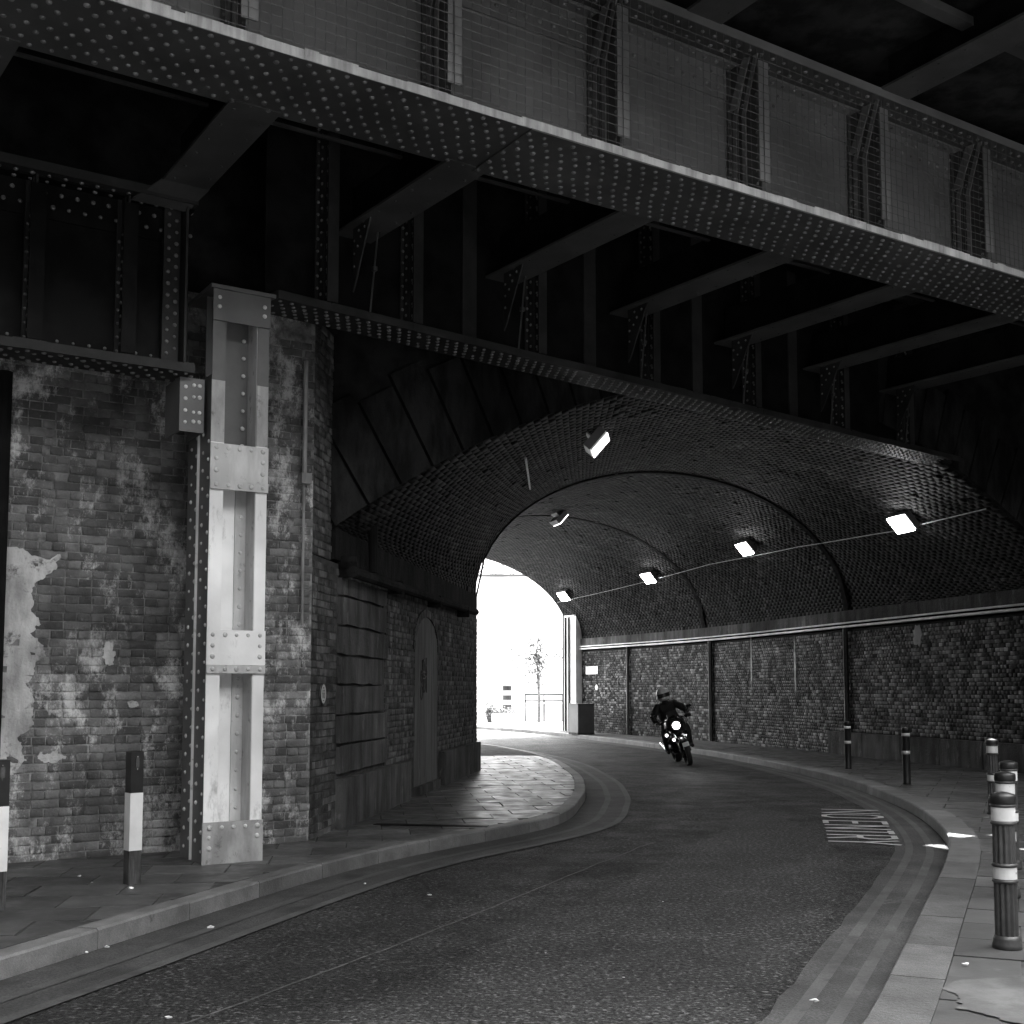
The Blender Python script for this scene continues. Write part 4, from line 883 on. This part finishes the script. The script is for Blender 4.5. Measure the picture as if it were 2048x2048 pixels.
for sgn in (-1, 1):
    ob('mirror', MB().tube([(.36, sgn * .26, 1.03), (.36, sgn * .4, 1.2)], .009, 5).lathe([(.02, -.02), (.06, 0), (.062, .03), (.02, .05)], 14, (.36, sgn * .42, 1.2)), 'bike', mc, local=True)
ob('windscreen', MB().prism([(.5, -.16, 1.0), (.5, .16, 1.0), (.38, .1, 1.22), (.38, -.1, 1.22)], (-.008, 0, 0)), 'glass', mc, local=True)
ob('seat', loft([(-.85, 0, .92, .09, .03), (-.6, 0, .9, .14, .04), (-.2, 0, .86, .13, .05), (-.02, 0, .88, .08, .03)]), 'tyre', mc, smooth=True, local=True)
ob('exhaust', MB().tube([(.0, -.2, .36), (-.45, -.22, .36), (-.95, -.22, .48)], .05, 10, [.03, .05, .055]), 'chrome', mc, smooth=True, local=True)
sp = bpy.data.lights.new('headlight_beam', 'SPOT'); sp.energy = 1.6; sp.spot_size = R(34); sp.spot_blend = 1.0; sp.shadow_soft_size = .08; spo = bpy.data.objects.new('headlight_beam', sp); COL.objects.link(spo)
hp = Matrix.Translation(root) @ Matrix.Rotation(rot[2], 4, 'Z') @ Matrix.Rotation(rot[0], 4, 'X') @ Vector((.75, 0, .9)); spo.location = hp; spo.rotation_euler = Vector((HD.x * 1.0, HD.y * 1.0, -.16)).to_track_quat('-Z', 'Y').to_euler()
rd_ = thing('person', root, 'motorcyclist in black riding clothes and a pale helmet leaning with the motorcycle', 'person', rot=rot)
vts = [(-.32, 0, .95, .18), (-.26, 0, 1.1, .18), (-.16, 0, 1.26, .20), (-.08, 0, 1.38, .10), (-.03, 0, 1.47, .07)]; eds = [(0, 1), (1, 2), (2, 3), (3, 4)]
for sg in (-1, 1):
    i = len(vts); vts += [(-.12, sg * .2, 1.34, .10), (.02, sg * .38, 1.16, .08), (.22, sg * .36, 1.05, .055)]; eds += [(2, i), (i, i + 1), (i + 1, i + 2)]
    i = len(vts); vts += [(-.22, sg * .13, .92, .11), (.2, sg * .26, .78, .085), (.02, sg * .27, .45, .06), (.0, sg * .27, .36, .05), (.16, sg * .28, .33, .04)]; eds += [(0, i), (i, i + 1), (i + 1, i + 2), (i + 2, i + 3), (i + 3, i + 4)]
me = bpy.data.meshes.new('body'); me.from_pydata([v[:3] for v in vts], eds, []); me.materials.append(M['cloth']); bo = bpy.data.objects.new('body', me); COL.objects.link(bo); bo.parent = rd_
sk = bo.modifiers.new('skin', 'SKIN'); sk.use_smooth_shade = True
if not me.skin_vertices: me.attributes.new('skin', 'FLOAT', 'POINT')
for i, v in enumerate(vts): me.skin_vertices[0].data[i].radius = (v[3], v[3])
me.skin_vertices[0].data[0].use_root = True
sb = bo.modifiers.new('smooth', 'SUBSURF'); sb.levels = 2; sb.render_levels = 2
hm = MB().lathe([(.08, -.14), (.13, -.12), (.15, -.03), (.148, .05), (.12, .11), (.065, .15), (.005, .16)], 24, (.02, 0, 1.6)); ob('helmet', hm, 'helmet', rd_, smooth=True, local=True)
vz = MB(); k = 12
vs_ = [(.02 + .155 * math.cos(t), .155 * math.sin(t), z) for z in (1.535, 1.58, 1.625) for t in fr(-1.15, 1.15, k)]; vz.add(vs_, [(j * k + i, j * k + i + 1, (j + 1) * k + i + 1, (j + 1) * k + i) for j in range(2) for i in range(k - 1)]); ob('visor', vz, 'glass', rd_, smooth=True, local=True)
for sg in (-1, 1):
    g_ = MB(); g_.box((.28, sg * .355, 1.04), (.05, 0, -.005), (0, .045, 0), (0, 0, .02))
    for f_ in range(4): y = sg * (.315 + .025 * f_); g_.tube([(.32, y, 1.05), (.365, y, 1.035), (.37, y, 1.0), (.345, y, .985)], .012, 6, [.013, .012, .011, .009])
    g_.tube([(.26, sg * .31, 1.03), (.29, sg * .29, 1.0), (.325, sg * .295, .985)], .013, 6); ob('glove', g_, 'cloth', rd_, smooth=True, local=True)
mb = MB(); 
for z in (1.14, 1.18, 1.22): mb.box((.03 - (z - 1.14) * .5, -.40 + (z - 1.14) * .4, z), (.03, 0, 0), (0, .012, 0), (0, 0, .006))
ob('sleeve_stripe', mb, 'band', rd_, local=True)

for o in (mc, rd_): o.scale = (.94, .94, .94)
# ------------------------------------------------------------------ beyond the far mouth
cbx = thing('utility_cabinet', (2.05, 37.9, .12), 'tall metal street cabinet on the pavement by the tunnel exit', 'cabinet')
mb = MB(); dd = Vector((-.36, .93, 0)); nn_ = Vector((.93, .36, 0)); c = Vector((2.2, 38.2, .12))
mb.box(c + Z * .5, dd * .35, nn_ * .28, Z * .44); ob('body', mb, 'steel_mid', cbx); mb = MB(); mb.box(c + Z * .955, dd * .38, nn_ * .31, Z * .015); ob('lid', mb, 'steel_mid', cbx); mb = MB(); mb.box(c + Z * .03, dd * .36, nn_ * .29, Z * .03); ob('base', mb, 'stone', cbx)
p, d, n = RP(rs(.0665), .02); t = thing('wall_sign', p + Z * 2.2, 'small white rectangular sign high on the wall near the exit', 'sign'); mb = MB(); mb.box(p + Z * 2.17, d * .4, n * .01, Z * .13); ob('plate', mb, 'white', t)
p, d, n = RP(rs(.071), .02); t = thing('wall_sign', p + Z * 1.6, 'small white round sign on the wall near the exit', 'sign'); ob('plate', disc(p + Z * 1.6, .09, n, .012, d), 'white', t)
jb = thing('exit_jamb', (2.3, 41, 0), 'jamb with pipes at the tunnel exit, its daylight painted in as white', 'jamb'); p, d, n = RP(RL - .5, .12); mb = MB(); mb.box(p + Z * 2.1, d * .42, n * .12, Z * 2.0); ob('pier', mb, 'bwhite', jb)  # jamb coloured white to put the exit light into its surface
for o_ in (.1, .35): ob('pipe', MB().tube([RP(RL - o_ - .15, .28)[0] + Z * .12, RP(RL - o_ - .15, .28)[0] + Z * 4.0], .03, 8), 'pipe_black', jb)
# lattice footbridge
fb = thing('footbridge', (-2, 47, 5.8), 'pale lattice girder footbridge crossing outside the tunnel exit', 'footbridge')
mb = MB(); y0 = 47.
for z in (5.95, 6.75): mb.wb(-14, 14, y0, y0 + .12, z, z + .1)
ob('chord', mb, 'steel_mid', fb); mb = MB()
for i in range(40): x = -14 + i * .7; mb.tube([(x, y0 + .04, 6.0), (x + .7, y0 + .04, 6.78)], .025, 4); mb.tube([(x + .7, y0 + .09, 6.0), (x, y0 + .09, 6.78)], .025, 4)
ob('lattice', mb, 'steel_mid', fb)
ob('overhead_wire', MB().tube([(-12, 44.5, 5.75), (0, 44.5, 5.6), (12, 44.5, 5.62)], .015, 5), 'pipe', label='dark wire hanging across the bright tunnel exit', category='wire')
def pillar(x, y, w, h, lab):
    t = thing('gate_pillar', (x, y, 0), lab, 'pillar'); [ob('stone_course', MB().wb(x - w / 2 + (.02 if k % 2 else 0), x + w / 2 - (.02 if k % 2 else 0), y + .01, y + w - .01, k * h / 9, (k + 1) * h / 9 - .004), 'stone' if k % 2 else 'steel_worn', t) for k in range(9)]; ob('cap', MB().wb(x - w / 2 - .06, x + w / 2 + .06, y - .06, y + w + .06, h, h + .1).lathe([(.03, 0), (.13, .1), (.1, .22), (.01, .3)], 12, (x, y + w / 2, h + .1)), 'steel_worn', t)
pillar(-.22, 54, .42, 1.9, 'stone gate pillar seen small through the bright tunnel exit')
def courses(x0, x1, y, z1, name, lab):
    t = thing(name, ((x0 + x1) / 2, y, 0), lab, 'wall'); ob('wall_face', MB().wb(x0, x1, y, y + .25, 0, z1), 'bwhite', t); ob('coping', MB().wb(x0 - .03, x1 + .03, y - .04, y + .29, z1, z1 + .06), 'bwhite', t)
courses(-30, -.6, 56, .9, 'low_wall', 'low pale boundary wall left of the gate pillar outside'); courses(.3, 20, 58, .8, 'low_wall', 'low pale boundary wall behind the small tree outside')
tr = thing('small_tree', (1.15, 52, 0), 'small sparse tree in the glare outside the tunnel exit', 'tree'); random.seed(9)
ob('trunk', MB().tube([(1.15, 52, 0), (1.17, 52, 1.2), (1.12, 52, 2.3), (1.2, 52, 3.4)], .06, 7, [.08, .06, .045, .02]), 'bark', tr)
mb = MB()
for i in range(11):
    z = 1.4 + i * .19; t = i * 2.4; l = .55 + random.random() * .4; mb.tube([(1.15, 52, z), (1.15 + l * math.cos(t), 52 + l * math.sin(t), z + .25)], .015, 4)
ob('limbs', mb, 'bark', tr); vs_ = []; fs_ = []
for i in range(900):
    r = abs(random.gauss(0, .6)); t = random.uniform(0, 6.28); q = Vector((1.15 + r * math.cos(t), 52 + r * math.sin(t), 2.9 + random.gauss(0, .5))); a_ = Vector((random.gauss(0, 1), random.gauss(0, 1), random.gauss(0, 1))).normalized() * .07; b_ = a_.orthogonal().normalized() * .05
    k = len(vs_); vs_ += [q + a_, q + b_, q - a_, q - b_]; fs_.append((k, k + 1, k + 2, k + 3))
ob('crown', MB().add(vs_, fs_), 'leaf', tr)
rl = thing('railing', (5, 60, 0), 'thin dark railing beyond the small tree outside', 'railing'); mb = MB(); 
for z in (.95, 1.25): mb.wb(.6, 12, 57.6, 57.66, z, z + .06)
ob('rail', mb, 'pipe_black', rl)
for i in range(12): ob('baluster', MB().wb(.6 + i * .9, .66 + i * .9, 57.6, 57.66, .0, 1.28), 'pipe_black', rl)
sh = thing('potted_shrub', (-1., 55, 0), 'dark clipped shrub in the glare beside the exit wall', 'shrub'); vs_ = []; fs_ = []
for i in range(700):
    q = Vector((-.95 + random.gauss(0, .13), 55 + random.gauss(0, .13), .55 + random.gauss(0, .18))); a_ = Vector((random.gauss(0, 1), random.gauss(0, 1), random.gauss(0, 1))).normalized() * .05; b_ = a_.orthogonal().normalized() * .03; k = len(vs_); vs_ += [q + a_, q + b_, q - a_, q - b_]; fs_.append((k, k + 1, k + 2, k + 3))
ob('foliage', MB().add(vs_, fs_), 'leaf', sh); ob('pot', MB().lathe([(.16, 0), (.2, .3), (.21, .32)], 14, (-.95, 55, 0)), 'stone', sh)
# ------------------------------------------------------------------ litter and leaves on the ground
random.seed(21)
def scrap(x, y, z, r, lab, i):
    mb = MB(); k = 7; h = r * .35; rt = random.uniform(0, 3); ring = [(r * random.uniform(.35, 1.25) * math.cos(2 * math.pi * j / k + rt), r * random.uniform(.3, .8) * math.sin(2 * math.pi * j / k + rt), random.uniform(0, h * 1.6)) for j in range(k)]
    mb.add([(0, 0, h * 1.4)] + ring + [(p[0] * .8, p[1] * .8, 0) for p in ring], [(0, 1 + j, 1 + (j + 1) % k) for j in range(k)] + [(1 + j, 1 + (j + 1) % k, 8 + (j + 1) % k, 8 + j)[::-1] for j in range(k)])
    ob('litter_scrap', mb, 'scrap', label=lab, category='litter', group='white scraps of litter', local=True).location = (x, y, z)
SC = [(-1.96, 7.92, .004, .036, 'crumpled white scrap of litter, the larger one in the left gutter below the timber post'), (-2.43, 7.35, .004, .022, 'white litter scrap in the left gutter, uppermost of the short row near the corner'), (-2.50, 7.2, .004, .018, 'white litter scrap in the left gutter, second of the short row near the corner'), (-2.62, 7.02, .004, .014, 'tiny white litter speck in the left gutter, lowest of the short row'),
      (-1.17, 9.7, .004, .018, 'small white litter scrap in the gutter in front of the pale column'), (-.62, 9.2, 0, .018, 'small white litter scrap on the asphalt beyond the left gutter'), (-2.72, 8.72, .124, .034, 'white litter scrap at the foot of the black and white timber post'), (-3.1, 9.0, .124, .012, 'tiny white speck on the pavement left of the timber post'), (-3.3, 9.3, .124, .02, 'small white scrap on the pavement close to the whitewashed pier'),
      (1.5, 6.1, .004, .03, 'white litter scrap in the right gutter at the bottom of the picture'), (2.35, 6.35, .124, .022, 'white scrap on the right kerb nearest to the camera'), (2.75, 6.45, .124, .026, 'folded white scrap on the paving just in front of the nearest iron bollard'), (2.95, 6.3, .124, .018, 'white scrap on the paving at the right picture edge before the bollards'),
      (.6, 6.6, 0, .012, 'tiny white speck on the asphalt low in the middle of the road'), (.2, 7.2, 0, .01, 'tiny white speck on the asphalt near the road seam'), (1.1, 8.9, 0, .012, 'tiny white speck on the asphalt in the middle distance'), (3.05, 7.4, .124, .02, 'white scrap on the paving right behind the nearest iron bollard'), (-1.62, 5.8, .004, .02, 'white scrap on the asphalt at the lower left edge of the road')]
for i, (x, y, z, r, lab) in enumerate(SC): scrap(x, y, z, r, lab, i)
pt = [(2.62, 8.75), (2.75, 8.85), (3.0, 8.82), (3.12, 8.9), (2.95, 9.02), (2.7, 9.0)]; mb = MB(); mb.add([(x, y, .0045) for x, y in pt], [tuple(range(6))]); ob('pale_patch', mb, 'seam', road, kind='structure')
# small ironwork in the pavement: a drain channel across the left footway
q = MB(); q.box((-.85, 12.75, .1245), (.6, -.10, 0), (.012, .06, 0), (0, 0, .003)); ob('channel_cover', q, 'steel_black', label='narrow iron channel cover set across the left pavement', category='drain')

for x0, x1, y, hh, lab in ((-40, -3.2, 74, 15, 'large pale rendered building outside, left of the view through the exit'), (-3., 30, 82, 13, 'long pale building in the glare straight beyond the exit')):
    bl = thing('rendered_building', ((x0 + x1) / 2, y, 0), lab, 'building'); ob('wall', MB().wb(x0, x1, y, y + 8, 0, hh), 'bwhite', bl); ob('roof', MB().wb(x0 - .3, x1 + .3, y - .3, y + 8.3, hh, hh + .4), 'bwhite', bl)
    for i in range(int(6 / 2.4) + 2):
        for j in range(3):
            xa = (-12.8 if x0 < -20 else -1.6) + i * 2.6
            if xa + 1.1 < x1: w_ = ob('window', MB().wb(xa, xa + 1.1, y - .06, y - .002, 1.2 + j * 3.4, 3.1 + j * 3.4), 'bwhite', bl); ob('pane', MB().wb(xa + .07, xa + 1.03, y - .075, y - .062, 1.27 + j * 3.4, 3.03 + j * 3.4), 'steel_worn', w_)  # panes made pale, the outdoor glare put into their colour

pl_ = thing('planter', (-.35, 53, 0), 'low pale planter of sparse leaves in the glare below the gate pillar', 'planter'); ob('trough', MB().wb(-.9, .1, 53, 53.4, 0, .45), 'steel_worn', pl_); vs_ = []; fs_ = []; random.seed(4)
for i in range(260):
    q = Vector((random.uniform(-.9, .1), 53.2 + random.gauss(0, .1), .5 + abs(random.gauss(0, .12)))); a_ = Vector((random.gauss(0, 1), random.gauss(0, 1), random.gauss(0, 1))).normalized() * .05; b_ = a_.orthogonal().normalized() * .03; k = len(vs_); vs_ += [q + a_, q + b_, q - a_, q - b_]; fs_.append((k, k + 1, k + 2, k + 3))
ob('foliage', MB().add(vs_, fs_), 'leaf', pl_, kind='stuff')
